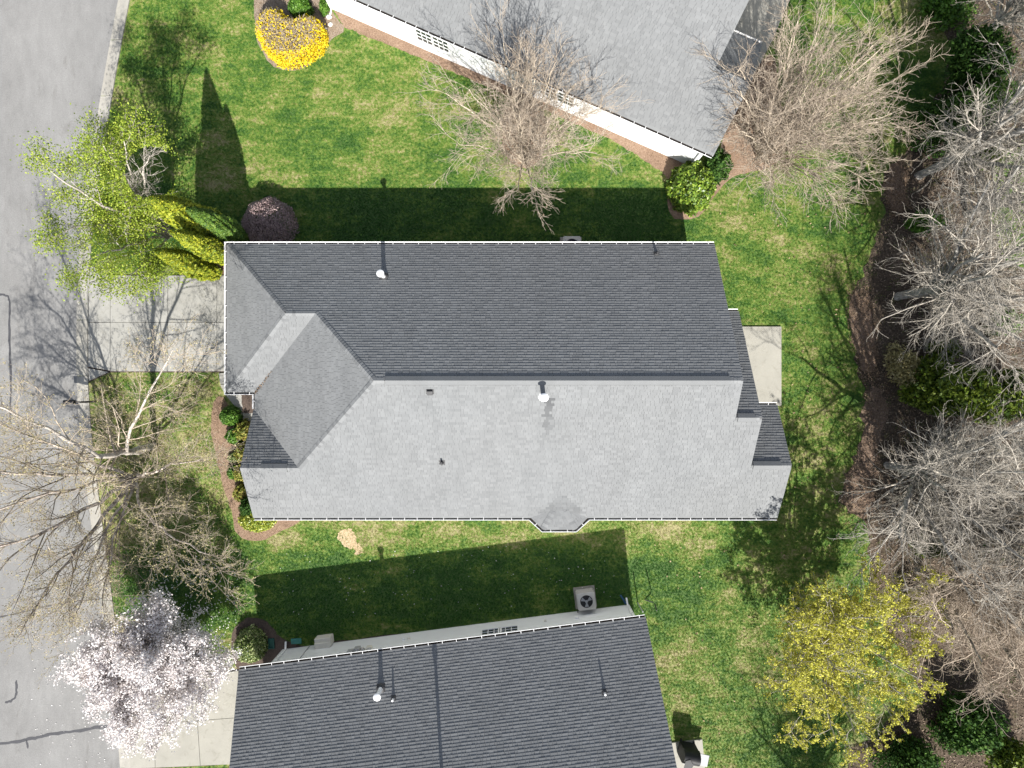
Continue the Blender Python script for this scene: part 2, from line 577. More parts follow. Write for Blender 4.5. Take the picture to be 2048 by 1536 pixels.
# curb: left (street) edge x as a function of y, in photo pixels
CY = [-500, -250, 0, 75, 150, 219, 350, 500, 600, 690, 800, 900, 1000, 1100, 1200, 1300, 1440, 1536, 1800, 2100]
CX = [345, 288, 236, 222, 208, 197, 175, 158, 154, 152, 154, 163, 176, 189, 202, 215, 233, 240, 262, 290]


def cxa(y):
    return float(np.interp(y, CY, CX))


def curb_l(y):  # smoothed
    return sum(cxa(y + d) for d in (-60, -30, 0, 30, 60)) / 5


ys = list(range(-500, 2101, 40))
road_poly = GP([(curb_l(y) + 1, y) for y in ys]) + GP([(-900, 2100), (-900, -500)])
street = sheet('street', road_poly, 0.006, M['road'], 'light grey asphalt street with tar-sealed cracks along the front yards', 'street')


def tar_line(pts, w, name='tar_seal_line'):
    P = [Vector((*G(x, y)[:2], 0)) for x, y in pts]
    Q = []
    for i in range(len(P) - 1):
        for k in range(5):
            q = P[i].lerp(P[i + 1], k / 5)
            Q.append(q + Vector((random.gauss(0, .012), random.gauss(0, .012), 0)))
    Q.append(P[-1])
    vs, fs = [], []
    for i, p in enumerate(Q):
        d = (Q[min(i + 1, len(Q) - 1)] - Q[max(0, i - 1)]).normalized()
        n = Vector((-d.y, d.x, 0))
        ww = w * random.uniform(.75, 1.25) * (0.4 if i in (0, len(Q) - 1) else 1)
        vs += [p + n * ww + Vector((0, 0, .010)), p - n * ww + Vector((0, 0, .010))]
    fs = [(2 * i + 1, 2 * i + 3, 2 * i + 2, 2 * i) for i in range(len(Q) - 1)]
    o = MB().add(vs, fs).ob(name, M['tar'], street)
    if o.data.polygons[0].normal.z < 0: o.data.flip_normals()
    return o


tar_line([(-20, 591), (5, 589), (16, 592), (20, 605), (19, 650), (20, 700), (22, 780), (20, 850)], .055)
tar_line([(-30, 1490), (10, 1486), (40, 1483), (55, 1478), (80, 1474), (100, 1468), (140, 1464), (190, 1455), (235, 1452)], .075)
tar_line([(53, 1480), (56, 1497)], .06)
tar_line([(33, 1360), (33, 1385), (31, 1395), (22, 1402), (10, 1405)], .055)
tar_line([(-30, 1240), (30, 1228), (90, 1213), (150, 1203), (205, 1197)], .035)

# curb pieces (concrete valley gutter cast in lengths)
curb = empty('curb', label='pale concrete curb curving along the street edge', cat='curb')
curb['kind'] = 'structure'
y = -480
curb_right_pts = []
while y < 2060:
    y1 = y + 112
    pl, pr = [], []
    for k in range(6):
        yy = y + 0.5 + (y1 - y - 1.0) * k / 5
        pl.append((curb_l(yy), yy)); pr.append((curb_l(yy) + 24, yy))
    L = [G(*p) for p in pl]; Rr = [G(*p) for p in pr]
    b = MB()
    prof = [(0.0, 0.010), (0.18, 0.004), (0.40, 0.022), (0.75, 0.075), (1.0, 0.085)]
    vs = []
    for a, c in zip(L, Rr):
        for t, z in prof:
            vs.append((a[0] + (c[0] - a[0]) * t, a[1] + (c[1] - a[1]) * t, z))
        vs.append((c[0], c[1], -0.1)); vs.append((a[0], a[1], -0.1))
    m_ = len(prof) + 2
    fs = []
    for k in range(5):
        for j in range(m_):
            q = (j + 1) % m_
            fs.append((k * m_ + j, (k + 1) * m_ + j, (k + 1) * m_ + q, k * m_ + q))
    fs.append(tuple(range(m_))); fs.append(tuple(range(6 * m_ - 1, 5 * m_ - 1, -1)))
    b.add(vs, fs).ob('curb_piece', M['curb'], curb)
    y = y1
street_right = GP([(curb_l(y) + 25, y) for y in ys])


def slabs(parent, polys, mat, top=0.085, name='concrete_slab'):
    """each cast slab is its own piece, with open joints between"""
    for pl in polys:
        P = [Vector(p) for p in GP(pl)]
        c = sum(P, Vector((0, 0))) / len(P)
        Q = []
        for p in P:
            d = c - p
            Q.append(p + d.normalized() * 0.016)
        o = MB().prism([(q.x, q.y) for q in Q], -0.05, top + random.uniform(-.004, .004)).ob(name, mat, parent)


drive = empty('driveway', (0, 0, 0), label='concrete driveway of jointed slabs crossed by trunk shadows leading to the middle house garage', cat='driveway')
drive['kind'] = 'structure'
xs_ = [179, 222, 337, 435, 490]
dr_polys = []
for i in range(4):
    for ya, yb in ((551, 645), (645, 743)):
        q = [(xs_[i], ya), (xs_[i + 1], ya), (xs_[i + 1], yb), (xs_[i], yb)]
        if i == 0 and ya == 551: q = [(180, 566), (222, 553), (222, 645), (178, 645)]
        if i == 0 and ya == 645: q = [(178, 645), (222, 645), (222, 742), (178, 734)]
        dr_polys.append(q)
dr_polys += [[(182, 531), (223, 551), (180, 565)], [(178, 736), (219, 744), (179, 762)]]
slabs(drive, dr_polys, M['drive'])
DRIVE_A = GP([(178, 528), (225, 549), (500, 549), (500, 745), (221, 745), (176, 766)])
sheet('driveway_bed', [DRIVE_A[i] for i in range(len(DRIVE_A))], 0.012, M['mulch'], parent=drive)

drive2 = empty('driveway', (0, 0, 0), label='pale concrete driveway beside the blossom tree at the lower house', cat='driveway')
drive2['kind'] = 'structure'
slabs(drive2, [[(248, 1385), (303, 1370), (310, 1447), (256, 1450)], [(303, 1370), (392, 1352), (396, 1440), (310, 1447)], [(392, 1352), (478, 1340), (476, 1434), (396, 1440)],
               [(256, 1450), (310, 1447), (312, 1534), (263, 1536)], [(310, 1447), (396, 1440), (402, 1530), (312, 1534)], [(396, 1440), (476, 1434), (474, 1527), (402, 1530)],
               [(478, 1340), (530, 1332), (530, 1428), (476, 1434)], [(476, 1434), (530, 1428), (530, 1522), (474, 1527)]], M['drive_new'])
DRIVE_B = GP([(246, 1383), (300, 1369), (392, 1350), (530, 1330), (530, 1524), (402, 1532), (262, 1538)])
sheet('driveway_bed', DRIVE_B, 0.012, M['mulch'], parent=drive2)

walk = empty('front_walk', (0, 0, 0), label='short curved concrete walk from the driveway to the front porch', cat='path')
walk['kind'] = 'structure'
slabs(walk, [[(438, 746), (478, 746), (478, 768), (441, 768)], [(441, 769), (478, 769), (480, 790), (449, 786)], [(450, 787), (520, 790), (520, 842), (490, 842), (470, 812)]], M['drive'], 0.08, 'walk_slab')
WALK = GP([(438, 744), (520, 744), (520, 842), (488, 842), (468, 813), (448, 788), (440, 768)])

patio = empty('patio', label='cream concrete patio slab behind the middle house', cat='patio')
patio['kind'] = 'structure'
slabs(patio, [[(1420, 653), (1562, 653), (1562, 812), (1420, 812)]], M['drive_new'], 0.09, 'patio_slab')
PATIO_A = GP([(1420, 653), (1562, 653), (1562, 816), (1420, 816)])
patio2 = empty('patio', label='concrete patio striped with twig shadows behind the upper house', cat='patio')
patio2['kind'] = 'structure'
PAT2 = [(1430, 95), (1500, -70), (1610, -60), (1570, 20), (1545, 80), (1508, 150)]
slabs(patio2, [PAT2], M['drive_new'], 0.09, 'patio_slab')
PATIO_B = GP(PAT2)
patio3 = empty('patio', label='small cream concrete pad under the covered grill', cat='patio')
patio3['kind'] = 'structure'
PAT3 = [(1290, 1490), (1404, 1477), (1412, 1560), (1416, 1640), (1300, 1640)]
slabs(patio3, [PAT3], M['drive_new'], 0.09, 'patio_slab')
PATIO_C = GP(PAT3)

BEDS = []


def bed(poly_px, mat, label, z=0.02, sm=True, amp=0.03):
    pl = GP(poly_px)
    if sm: pl = smooth_poly(pl)
    pl = rough(pl, amp, 1 if sm else 14, len(BEDS))
    BEDS.append(pl)
    return sheet('planting_bed', pl, z, mat, label, 'planting bed')


bed([(508, 5), (512, 60), (522, 97), (541, 128), (574, 141), (604, 138), (637, 114), (663, 80), (688, 58), (668, 30), (655, 5), (640, -40), (560, -60), (520, -30)], M['gravel'], 'pale mulch bed curving round the yellow flowering shrub')
bed([(668, 22), (690, 56), (793, 96), (925, 152), (1000, 185), (1094, 222), (1231, 284), (1318, 340), (1352, 372), (1375, 350), (1365, 300)], M['straw'], 'narrow pine straw bed along the white wall of the upper house', 0.016, False)
bed([(1003, 250), (1015, 215), (1050, 205), (1085, 225), (1093, 265), (1085, 310), (1060, 335), (1030, 332), (1008, 300)], M['straw'], 'reddish mulch ring round the bare vase-shaped tree', 0.028)
bed([(1425, 330), (1450, 270), (1475, 190), (1540, 110), (1560, 200), (1570, 290), (1540, 335), (1490, 345), (1450, 368), (1395, 432), (1340, 430), (1345, 370)], M['straw'], 'brown mulch bed at the corner of the upper house', 0.024)
bed([(470, 838), (452, 800), (436, 796), (424, 815), (424, 870), (440, 945), (455, 1000), (466, 1028), (470, 1062), (505, 1083), (545, 1072), (600, 1042), (620, 1000), (600, 860), (520, 842)], M['straw'], 'pine straw bed in front of the middle house', 0.02)
bed([(360, 540), (400, 522), (500, 470), (500, 549), (365, 549)], M['straw'], 'pine straw strip under the golden conifers', 0.022, False)
bed([(470, 480), (490, 450), (530, 440), (565, 450), (580, 500), (475, 500)], M['mulch'], 'dark mulch bed round the purple brown shrub', 0.018)
bed([(463, 1275), (475, 1250), (500, 1234), (535, 1243), (565, 1275), (610, 1292), (680, 1282), (800, 1268), (800, 1285), (560, 1330), (500, 1338), (470, 1332)], M['mulch'], 'dark mulch bed along the shaded wall of the lower house', 0.02)
bed([(678, 1072), (688, 1061), (704, 1060), (712, 1072), (718, 1088), (724, 1102), (716, 1110), (704, 1100), (692, 1094), (680, 1086)], M['sand'], 'bare sandy patch in the side lawn', 0.014, amp=0.06)

bed([(484, 785), (530, 785), (530, 826), (486, 826)], M['mulch'], 'added dark sheet between the front walk and the porch', 0.088, False, 0.02)  # dark sheet standing in for an unidentified dark patch, no real bed

WOODS_PX = [(1838, -400), (1850, 20), (1905, 95), (1880, 200), (1815, 300), (1775, 345), (1765, 420), (1735, 520), (1700, 600), (1708, 680), (1730, 790), (1728, 870), (1695, 940), (1678, 1000),
            (1728, 1040), (1738, 1130), (1742, 1190), (1770, 1250), (1850, 1400), (1700, 1500), (1690, 1620), (1750, 1900), (2700, 1900), (2700, 560), (2080, 560), (2010, 520), (1985, 440), (1990, 330), (2060, 270), (2700, 250), (2700, -400)]
WOODS = rough(GP(WOODS_PX), .12, 6)
sheet('woodland_floor', WOODS, 0.012, M['woods'], 'dark leaf-littered woodland floor behind the back lawns', 'woodland floor')
EDGES = []
for i, (pp, lb) in enumerate((([(1782, 332), (1800, 322), (1815, 345), (1812, 400), (1796, 425), (1780, 410), (1775, 370)], 'mulch patch beside the trunk of the tree near the far lawn strip'),
                              ([(1700, 600), (1712, 585), (1735, 600), (1748, 660), (1752, 720), (1738, 745), (1722, 730), (1705, 680)], 'mulch patch at the woodland edge behind the patio'),
                              ([(1745, 770), (1765, 790), (1768, 850), (1750, 900), (1752, 960), (1745, 1025), (1722, 1040), (1694, 1015), (1690, 965), (1706, 930), (1722, 880), (1728, 820)], 'largest reddish mulch patch at the woodland edge below the patio'))):
    EDGES.append(rough(smooth_poly(GP(pp)), .10, 1, 20 + i))
    sheet('mulch_patch', EDGES[-1], 0.022, M['pathmulch'], lb, 'mulch patch')

# ----------------------------------------------------------------------------- houses
PITCH = 0.657
ZE = 3.35
SLOPE = math.atan(PITCH)
EXPO = 0.143
WID = [0.12, 0.17, 0.22, 0.28, 0.33]
THK = [0.019, 0.025]
TONES = [0.43, 0.485, 0.52, 0.57]
_sh_cache = {}


def shingle_mesh(wi, ti, to):
    k = (wi, ti, to)
    if k not in _sh_cache:
        w, t = WID[wi] - 0.005, THK[ti]
        v = [(0.004, 0, t), (w, 0, t), (w, EXPO, .003), (0.004, EXPO, .003), (0.004, 0, -.002), (w, 0, -.002)]
        me = mesh_np('shingle', v, [np.array([[0, 1, 2, 3], [4, 5, 1, 0]]), np.array([[4, 0, 3], [5, 2, 1]])], mats=[M['shingle']], attrs={'tone': ('FACE', [TONES[to]] * 4)})
        _sh_cache[k] = me
    return _sh_cache[k]


class Plane:
    def __init__(s, e0, up, poly, pitch=PITCH, ze=ZE, stain=None):
        s.up = np.array(up, float); s.up /= np.linalg.norm(s.up)
        s.right = np.array([s.up[1], -s.up[0]])
        s.e0 = np.array(e0, float); s.pitch = pitch; s.ze = ze
        s.poly = [np.array(p, float) for p in poly]
        a = math.atan(pitch)
        s.n = np.array([-s.up[0] * math.sin(a), -s.up[1] * math.sin(a), math.cos(a)])
        s.vup = np.array([s.up[0] * math.cos(a), s.up[1] * math.cos(a), math.sin(a)])
        s.rt = np.array([s.right[0], s.right[1], 0.0])
        s.cosa = math.cos(a)
        s.stain = stain

    def ts(s, p):
        d = p - s.e0
        return float(d @ s.right), float(d @ s.up)

    def at(s, t, q, h=0.0):
        p = s.e0 + s.right * t + s.up * q
        return np.array([p[0], p[1], s.ze + s.pitch * q]) + s.n * h

    def z(s, p):
        return s.ze + s.pitch * s.ts(np.array(p, float))[1]

    def pt(s, xy, h=0.0):
        t, q = s.ts(np.array(xy, float))
        return s.at(t, q, h)

    def interval(s, q):
        xs = []
        P = [s.ts(p) for p in s.poly]
        for i in range(len(P)):
            (t0, s0), (t1, s1) = P[i], P[(i + 1) % len(P)]
            if (s0 > q) != (s1 > q):
                xs.append(t0 + (t1 - t0) * (q - s0) / (s1 - s0))
        return (min(xs), max(xs)) if len(xs) >= 2 else None


def shingle_planes(root, roof, planes, rng, keep=300):
    Mw = root.matrix_basis
    V, FQ, FT, TQ, TT = [], [], [], [], []
    cand = []
    tabs = []
    for pl in planes:
        smax = max(pl.ts(p)[1] for p in pl.poly)
        step = EXPO * pl.cosa
        r = 0
        q = -0.03
        while q < smax - 0.02:
            q1 = min(q + step, smax)
            qa, qb = max(q, 0.001), max(q1 - 0.002, 0.002)
            ia, ib = pl.interval(qa), pl.interval(qb)
            if ia is None and ib is None: break
            if ia is None: ia = ib
            if ib is None: ib = ia
            if abs(ia[0] - ib[0]) > .5 or abs(ia[1] - ib[1]) > .5:
                ia = ib if (ib[1] - ib[0]) < (ia[1] - ia[0]) else ia
                ib = ia
            lo, hi = max(ia[0], ib[0]), min(ia[1], ib[1])
            t = min(ia[0], ib[0])
            bounds = []
            tt = lo + rng.uniform(0.03, 0.3)
            while tt < hi - 0.06:
                wi = int(rng.integers(0, 5))
                bounds.append((tt, wi)); tt += WID[wi]
            edges = [(ia[0], ib[0], -1)] + [(b, b, w) for b, w in bounds]
            for j, (a0, b0, w) in enumerate(edges):
                if j + 1 < len(edges): a1, b1 = edges[j + 1][0], edges[j + 1][1]; full = w >= 0
                else: a1, b1, full = ia[1], ib[1], False
                ti = int(rng.random() < 0.45)
                to = int(rng.choice(4, p=[.16, .34, .34, .16]))
                tone = TONES[to]
                if full and q > 0 and q1 - q > step - 1e-4:
                    tabs.append((pl, a0, q, w, ti, to))
                    continue
                tabs.append((pl, (a0, a1, b1, b0), (q, q1), None, ti, tone))
            q += step; r += 1
    # the tabs that show largest become pieces of their own
    full = [i for i, tb in enumerate(tabs) if tb[3] is not None]
    area = []
    for i in full:
        pl, a0, q, w, ti, to = tabs[i]
        c = [Mw @ Vector(pl.at(a0 + dx, q + dy)) for dx, dy in ((0, 0), (WID[w], 0), (WID[w], EXPO * pl.cosa), (0, EXPO * pl.cosa))]
        pp = [(p.x / (H - p.z) * F + 1024, 768 - p.y / (H - p.z) * F) for p in c]
        ok = all(5 < x < 2043 and 5 < y < 1531 for x, y in pp)
        A = 0
        for k in range(4):
            x0, y0 = pp[k]; x1, y1 = pp[(k + 1) % 4]
            A += x0 * y1 - x1 * y0
        if pl.stain and any(pl.stain(*pl.at(a0, q)[:2]) != 1 for _ in (0,)): ok = False
        area.append(abs(A) / 2 if ok else 0)
    order = np.argsort(-np.array(area))[:keep]
    chosen = {full[i] for i in order if area[i] > 0}
    for i, tb in enumerate(tabs):
        pl, a, q, w, ti, to = tb
        if i in chosen:
            o = bpy.data.objects.new('shingle', shingle_mesh(w, ti, to))
            p = pl.at(a, q)
            m = Matrix.Identity(4)
            for r_ in range(3):
                m[r_][0] = pl.rt[r_]; m[r_][1] = pl.vup[r_]; m[r_][2] = pl.n[r_]; m[r_][3] = p[r_]
            o.parent = roof
            o.matrix_local = m
            lk(o)
            continue
        if w is not None:
            a0 = a + .004; a1 = a + WID[w] - .005; quad = (a0, a1, a1, a0); q0, q1 = q, q + EXPO * pl.cosa; tone = TONES[to]
        else:
            quad, (q0, q1), tone = a, q, to
        th = THK[ti]
        if pl.stain:
            tone *= pl.stain(*pl.at(quad[0], q0)[:2])
        b = len(V) * 1
        n0 = len(V)
        V += [pl.at(quad[0], q0, th), pl.at(quad[1], q0, th), pl.at(quad[2], q1, .003), pl.at(quad[3], q1, .003), pl.at(quad[0], q0, -.002), pl.at(quad[1], q0, -.002)]
        FQ += [(n0, n0 + 1, n0 + 2, n0 + 3), (n0 + 4, n0 + 5, n0 + 1, n0)]
        FT += [(n0 + 4, n0, n0 + 3), (n0 + 5, n0 + 2, n0 + 1)]
        TQ += [tone, tone]; TT += [tone, tone]
    me = mesh_np('shingle_field', np.array(V), [np.array(FQ), np.array(FT)], mats=[M['shingle']], attrs={'tone': ('FACE', TQ + TT)})
    ob('shingle_field', me, roof, kind='stuff')


def deck(planes, name='roof', root=None, th=0.16):
    v, f, mi = [], [], []
    for pl in planes:
        n = len(pl.poly); b = len(v)
        v += [pl.pt(p, -0.004) for p in pl.poly]
        v += [pl.pt(p, 0) - np.array([0, 0, th]) for p in pl.poly]
        f.append(tuple(range(b, b + n))); mi.append(0)
        f.append(tuple(range(b + 2 * n - 1, b + n - 1, -1))); mi.append(1)
        for i in range(n):
            f.append((b + i, b + (i + 1) % n, b + n + (i + 1) % n, b + n + i)); mi.append(1)
    me = bpy.data.meshes.new(name)
    me.from_pydata([tuple(x) for x in v], [], f)
    me.materials.append(M['roofunder']); me.materials.append(M['white'])
    me.polygons.foreach_set('material_index', mi)
    me.update()
    return ob(name, me, root)


def caps(roof, A, B, pa, pb, name='ridge_cap'):
    """bent cap shingles lapped along a ridge or hip from A (low) to B (high)"""
    A, B = Vector(A), Vector(B)
    ax = (B - A); Ln = ax.length; ax.normalize()
    sides = []
    for pl in (pa, pb):
        n = Vector(pl.n)
        sdir = ax.cross(n).normalized()
        if sdir.z > 0: sdir = -sdir
        if abs(sdir.z) < 1e-6: pass
        sides.append((sdir, n))
    m = Matrix.Identity(3)
    w = 0.15
    e = 0.15
    up = (sides[0][1] + sides[1][1]).normalized()
    lo, hi = up * 0.034, up * 0.020
    v = []
    for base, h in ((Vector((0, 0, 0)), lo), (ax * (e + .01), hi)):
        v += [base + h + sides[0][0] * w - sides[0][0] * 0, base + h, base + h + sides[1][0] * w]
    v += [sides[0][0] * w + up * .004, sides[1][0] * w + up * .004, Vector((0, 0, 0)), ax * e + sides[0][0] * w, ax * e + sides[1][0] * w]
    f4 = [(0, 1, 4, 3), (1, 2, 5, 4), (6, 8, 1, 0), (8, 7, 2, 1), (6, 0, 3, 9), (7, 10, 5, 2)]
    mes = []
    for tone in (0.35, 0.5, 0.62):
        mes.append(mesh_np('ridge_cap', [tuple(x) for x in v], [np.array(f4)], mats=[M['shingle']], attrs={'tone': ('FACE', [tone] * 6)}))
    n = int(Ln / e)
    for i in range(n):
        o = ob(name, random.choice(mes), roof)
        o.location = A + ax * (i * e)


def ridge_vent(root, A, B, pa, pb, w=0.19, h=0.045):
    A, B = Vector(A), Vector(B)
    ax = (B - A).normalized()
    v = []
    for P in (A, B):
        for pl, sg in ((pa, 1), (pb, -1)):
            dn = -Vector(pl.vup)
            v += [P + dn * (w + .03) + Vector(pl.n) * 0.024, P + dn * w + Vector(pl.n) * (h + .012)]
        v += [P + Vector((0, 0, h + .03))]
    f = [(0, 1, 6, 5), (1, 4, 9, 6), (4, 3, 8, 9), (3, 2, 7, 8), (0, 2, 3, 4, 1), (5, 6, 9, 8, 7)]
    b = MB().add(v, f)
    me = b.mesh('ridge_vent', M['shingle'])
    a = me.attributes.new('tone', 'FLOAT', 'FACE')
    a.data.foreach_set('value', [0.05, 0.45, 0.45, 0.05, .1, .1])
    me.materials.append(M['dark'])
    me.polygons.foreach_set('material_index', [1, 0, 0, 1, 1, 1])
    return ob('ridge_vent', me, root)


def gutter(root, pts, z=ZE, hang=0.62, name='gutter'):
    """open K-style gutter along a plan polyline; the roof lies to the left of the walking direction"""
    P = [Vector((*p, 0)) for p in pts]
    prof = [(-0.015, -0.02), (-0.015, -0.13), (0.11, -0.13), (0.152, -0.05), (0.152, 0.002), (0.136, 0.002), (0.136, -0.03), (0.10, -0.115), (0.0, -0.115), (0.0, -0.02)]
    n = len(P); offs = []
    for i in range(n):
        if i == 0: d = (P[1] - P[0]).normalized(); o = Vector((d.y, -d.x, 0))
        elif i == n - 1: d = (P[-1] - P[-2]).normalized(); o = Vector((d.y, -d.x, 0))
        else:
            d0 = (P[i] - P[i - 1]).normalized(); d1 = (P[i + 1] - P[i]).normalized()
            o0, o1 = Vector((d0.y, -d0.x, 0)), Vector((d1.y, -d1.x, 0))
            o = (o0 + o1) / (1 + o0.dot(o1))
        offs.append(o)
    v, f = [], []
    m_ = len(prof)
    for p, o in zip(P, offs):
        for a, h in prof:
            v.append(p + o * a + Vector((0, 0, z + h - 0.005)))
    for i in range(n - 1):
        for j in range(m_):
            q = (j + 1) % m_
            f.append((i * m_ + j, i * m_ + q, (i + 1) * m_ + q, (i + 1) * m_ + j))
    f.append(tuple(range(m_ - 1, -1, -1))); f.append(tuple(range((n - 1) * m_, n * m_)))
    g = MB().add(v, f).ob(name, M['white'], root)
    dv, df = [], []
    for p, o in zip(P, offs):
        dv += [p + o * 0.0 + Vector((0, 0, z - .085)), p + o * 0.108 + Vector((0, 0, z - .085))]
    for i in range(n - 1):
        df.append((2 * i, 2 * i + 1, 2 * i + 3, 2 * i + 2))
    MB().add(dv, df).ob('gutter_shade_strip', M['gutter_shade'], g)  # dark strip that paints the shade inside the gutter
    hm = MB().box((-0.010, 0.0, -0.014), (0.010, 0.148, 0.004)).mesh('gutter_hanger', M['white'])
    for i in range(n - 1):
        d = P[i + 1] - P[i]; Ln = d.length; d.normalize()
        o = Vector((d.y, -d.x, 0))
        k = max(1, int(Ln / hang))
        for j in range(k):
            q = P[i] + d * ((j + 0.5) * Ln / k + random.uniform(-.06, .06))
            h = ob('gutter_hanger', hm, g)
            h.location = (q.x, q.y, z + 0.002)
            h.rotation_euler = (0, 0, math.atan2(o.y, o.x) - math.pi / 2)
    return g


def wall(root, poly, z1=ZE - 0.02, name='wall', z0=-0.1):
    return MB().prism(poly, z0, z1).ob(name, M['siding'], root)


def gable(root, pts, name='gable_wall', th=0.12, ax=(1, 0, 0)):
    v = [Vector(p) for p in pts]; a = Vector(ax) * th
    n = len(v)
    b = MB().add(v + [p - a for p in v], [tuple(range(n)), tuple(range(2 * n - 1, n - 1, -1))] + [(i, n + i, n + (i + 1) % n, (i + 1) % n) for i in range(n)])
    return b.ob(name, M['siding'], root)


def window(root, c, along, out, w, h, cols, rows, name='window'):
    """c = centre on the wall face, along/out unit plan vectors"""
    A = Vector((*along, 0)); O = Vector((*out, 0)); Z = Vector((0, 0, 1)); c = Vector(c)
    Mx = Matrix.Identity(4)
    for r in range(3):
        Mx[r][0] = A[r]; Mx[r][1] = O[r]; Mx[r][2] = Z[r]; Mx[r][3] = c[r]
    fr = MB(); t = 0.075
    for a, b in (((-w / 2 - t, -.02, -h / 2 - t), (w / 2 + t, .05, -h / 2)), ((-w / 2 - t, -.02, h / 2), (w / 2 + t, .05, h / 2 + t)), ((-w / 2 - t, -.02, -h / 2), (-w / 2, .048, h / 2)), ((w / 2, -.02, -h / 2), (w / 2 + t, .048, h / 2))):
        fr.box(a, b, Mx)
    fo = fr.ob(name, M['white'], root)
    mu = MB()
    for i in range(1, cols):
        x = -w / 2 + w * i / cols
        mu.box((x - .016, .0, -h / 2), (x + .016, .034, h / 2), Mx)
    for j in range(1, rows):
        z = -h / 2 + h * j / rows
        tk = .028 if j * 2 == rows else .016
        mu.box((-w / 2, .0, z - tk), (w / 2, .037, z + tk), Mx)
    if mu.v: mu.ob('muntin', M['white'], fo)
    for i in range(cols):
        for j in range(rows):
            x0 = -w / 2 + w * i / cols; x1 = -w / 2 + w * (i + 1) / cols; z0 = -h / 2 + h * j / rows; z1 = -h / 2 + h * (j + 1) / rows
            MB().box((x0 + .002, -.01, z0 + .002), (x1 - .002, .014, z1 - .002), Mx).ob('pane', M['glass'], fo)
    return fo


def flue(root, p, h, r, mat, n, cap=True, flash=M['dark'], name='vent_pipe', fl=0.2):
    p = Vector(p); n = Vector(n)
    T = Matrix.Translation(p)
    b = MB().lathe([(r, -0.15), (r, h)], 16, T)
    o = b.ob(name, mat, root, True)
    if cap:
        c = MB().lathe([(r * 1.0, h + .0), (r * 1.65, h + .02), (r * 1.75, h + .07), (r * 1.2, h + .12), (r * .2, h + .15)], 16, T).ob('vent_cap', mat, o, True)
    q = n.to_track_quat('Z', 'Y').to_matrix().to_4x4()
    fb = MB().box((-fl, -fl, .012), (fl, fl, .02), T @ q)
    fb.lathe([(r * 2.2, .02), (r * 1.3, .10), (r * 1.02, .16)], 16, T @ q)
    fb.ob('flashing', flash, o, True)
    return o


# --- middle house (world axes)
YN, YS, YR = 6.70, -6.41, 0.145
ZR = ZE + PITCH * (YN - YR)
XE, XG, XWE = 9.75, -13.70, -12.35
house = empty('house', (0, 0, 0), label='middle house with grey shingle hip and gable roof seen whole', cat='house', group='single-storey houses with grey shingle roofs')


def stain_s(x, y):
    # dark run-off below the flue and above the bay
    if abs(x - 1.55) < (y + 6.41) * -1e9: return 1
    d = 1.0
    if abs(x - 1.42) < 0.16 and -2.6 < y < -0.6: d = 0.15 + 0.75 * min(1, (-0.6 - y) / 2.0)
    yy = y + 6.25
    if 0 < yy < 1.0 and abs(x - 2.28) < 1.15 * (1 - yy / 1.0) + .06: d = 0.5 + 0.3 * abs(math.sin(x * 37 + y * 21)) * min(1, yy + .3)
    return d


pN = Plane((0, YN), (0, -1), [(XG, YN), (XE, YN), (XE, YR), (-5.81, YR), (-8.82, 3.17), (-10.17, 3.17)])
pS = Plane((0, YS), (0, 1), [(-12.45, YS), (12.78, YS), (12.78, -3.72), (10.92, -3.72), (10.92, -1.47), (XE, -1.47), (XE, YR), (-5.81, YR), (-9.78, -3.846), (-12.45, -3.846)], stain=stain_s)
pGW = Plane((XG, 0), (1, 0), [(XG, YN), (-10.17, 3.17), (XG, -.363)])
pGS = Plane((0, -.363), (0, 1), [(XG, -.363), (XWE, -.363), (-8.82, 3.17), (-10.17, 3.17)])
pW = Plane((XWE, 0), (1, 0), [(XWE, -.363), (-8.82, 3.17), (-5.81, YR), (-9.78, -3.846), (XWE, -1.28)])
pFN = Plane((0, -1.28), (0, -1), [(-12.45, -1.28), (-12.35, -1.28), (-9.78, -3.846), (-12.45, -3.846)])
pE1 = Plane((0, 3.47), (0, -1), [(9.2, 3.47), (10.92, 3.47), (10.92, -1.47), (9.2, -1.47)])
pE2 = Plane((0, -1.03), (0, -1), [(10.5, -1.03), (12.78, -1.03), (12.78, -3.72), (10.5, -3.72)])
# low-slope bay roof
yb = -6.98
pB0 = Plane((0, yb), (0, 1), [(1.50, yb), (3.05, yb), (2.55, yb + .95), (2.0, yb + .95)], pitch=0.272)
q45 = 1 / math.sqrt(2)
pB1 = Plane((1.50, yb), (q45, q45), [(1.50, yb), (2.0, yb + .95), (0.87, yb + .63)], pitch=0.254)
pB2 = Plane((3.05, yb), (-q45, q45), [(3.05, yb), (3.68, yb + .63), (2.55, yb + .95)], pitch=0.254)
planes = [pN, pS, pGW, pGS, pW, pFN, pE1, pE2, pB0, pB1, pB2]
roof = deck(planes, 'roof', house)
shingle_planes(house, roof, planes, np.random.default_rng(3))


def P3(x, y, pl): return pl.pt((x, y))


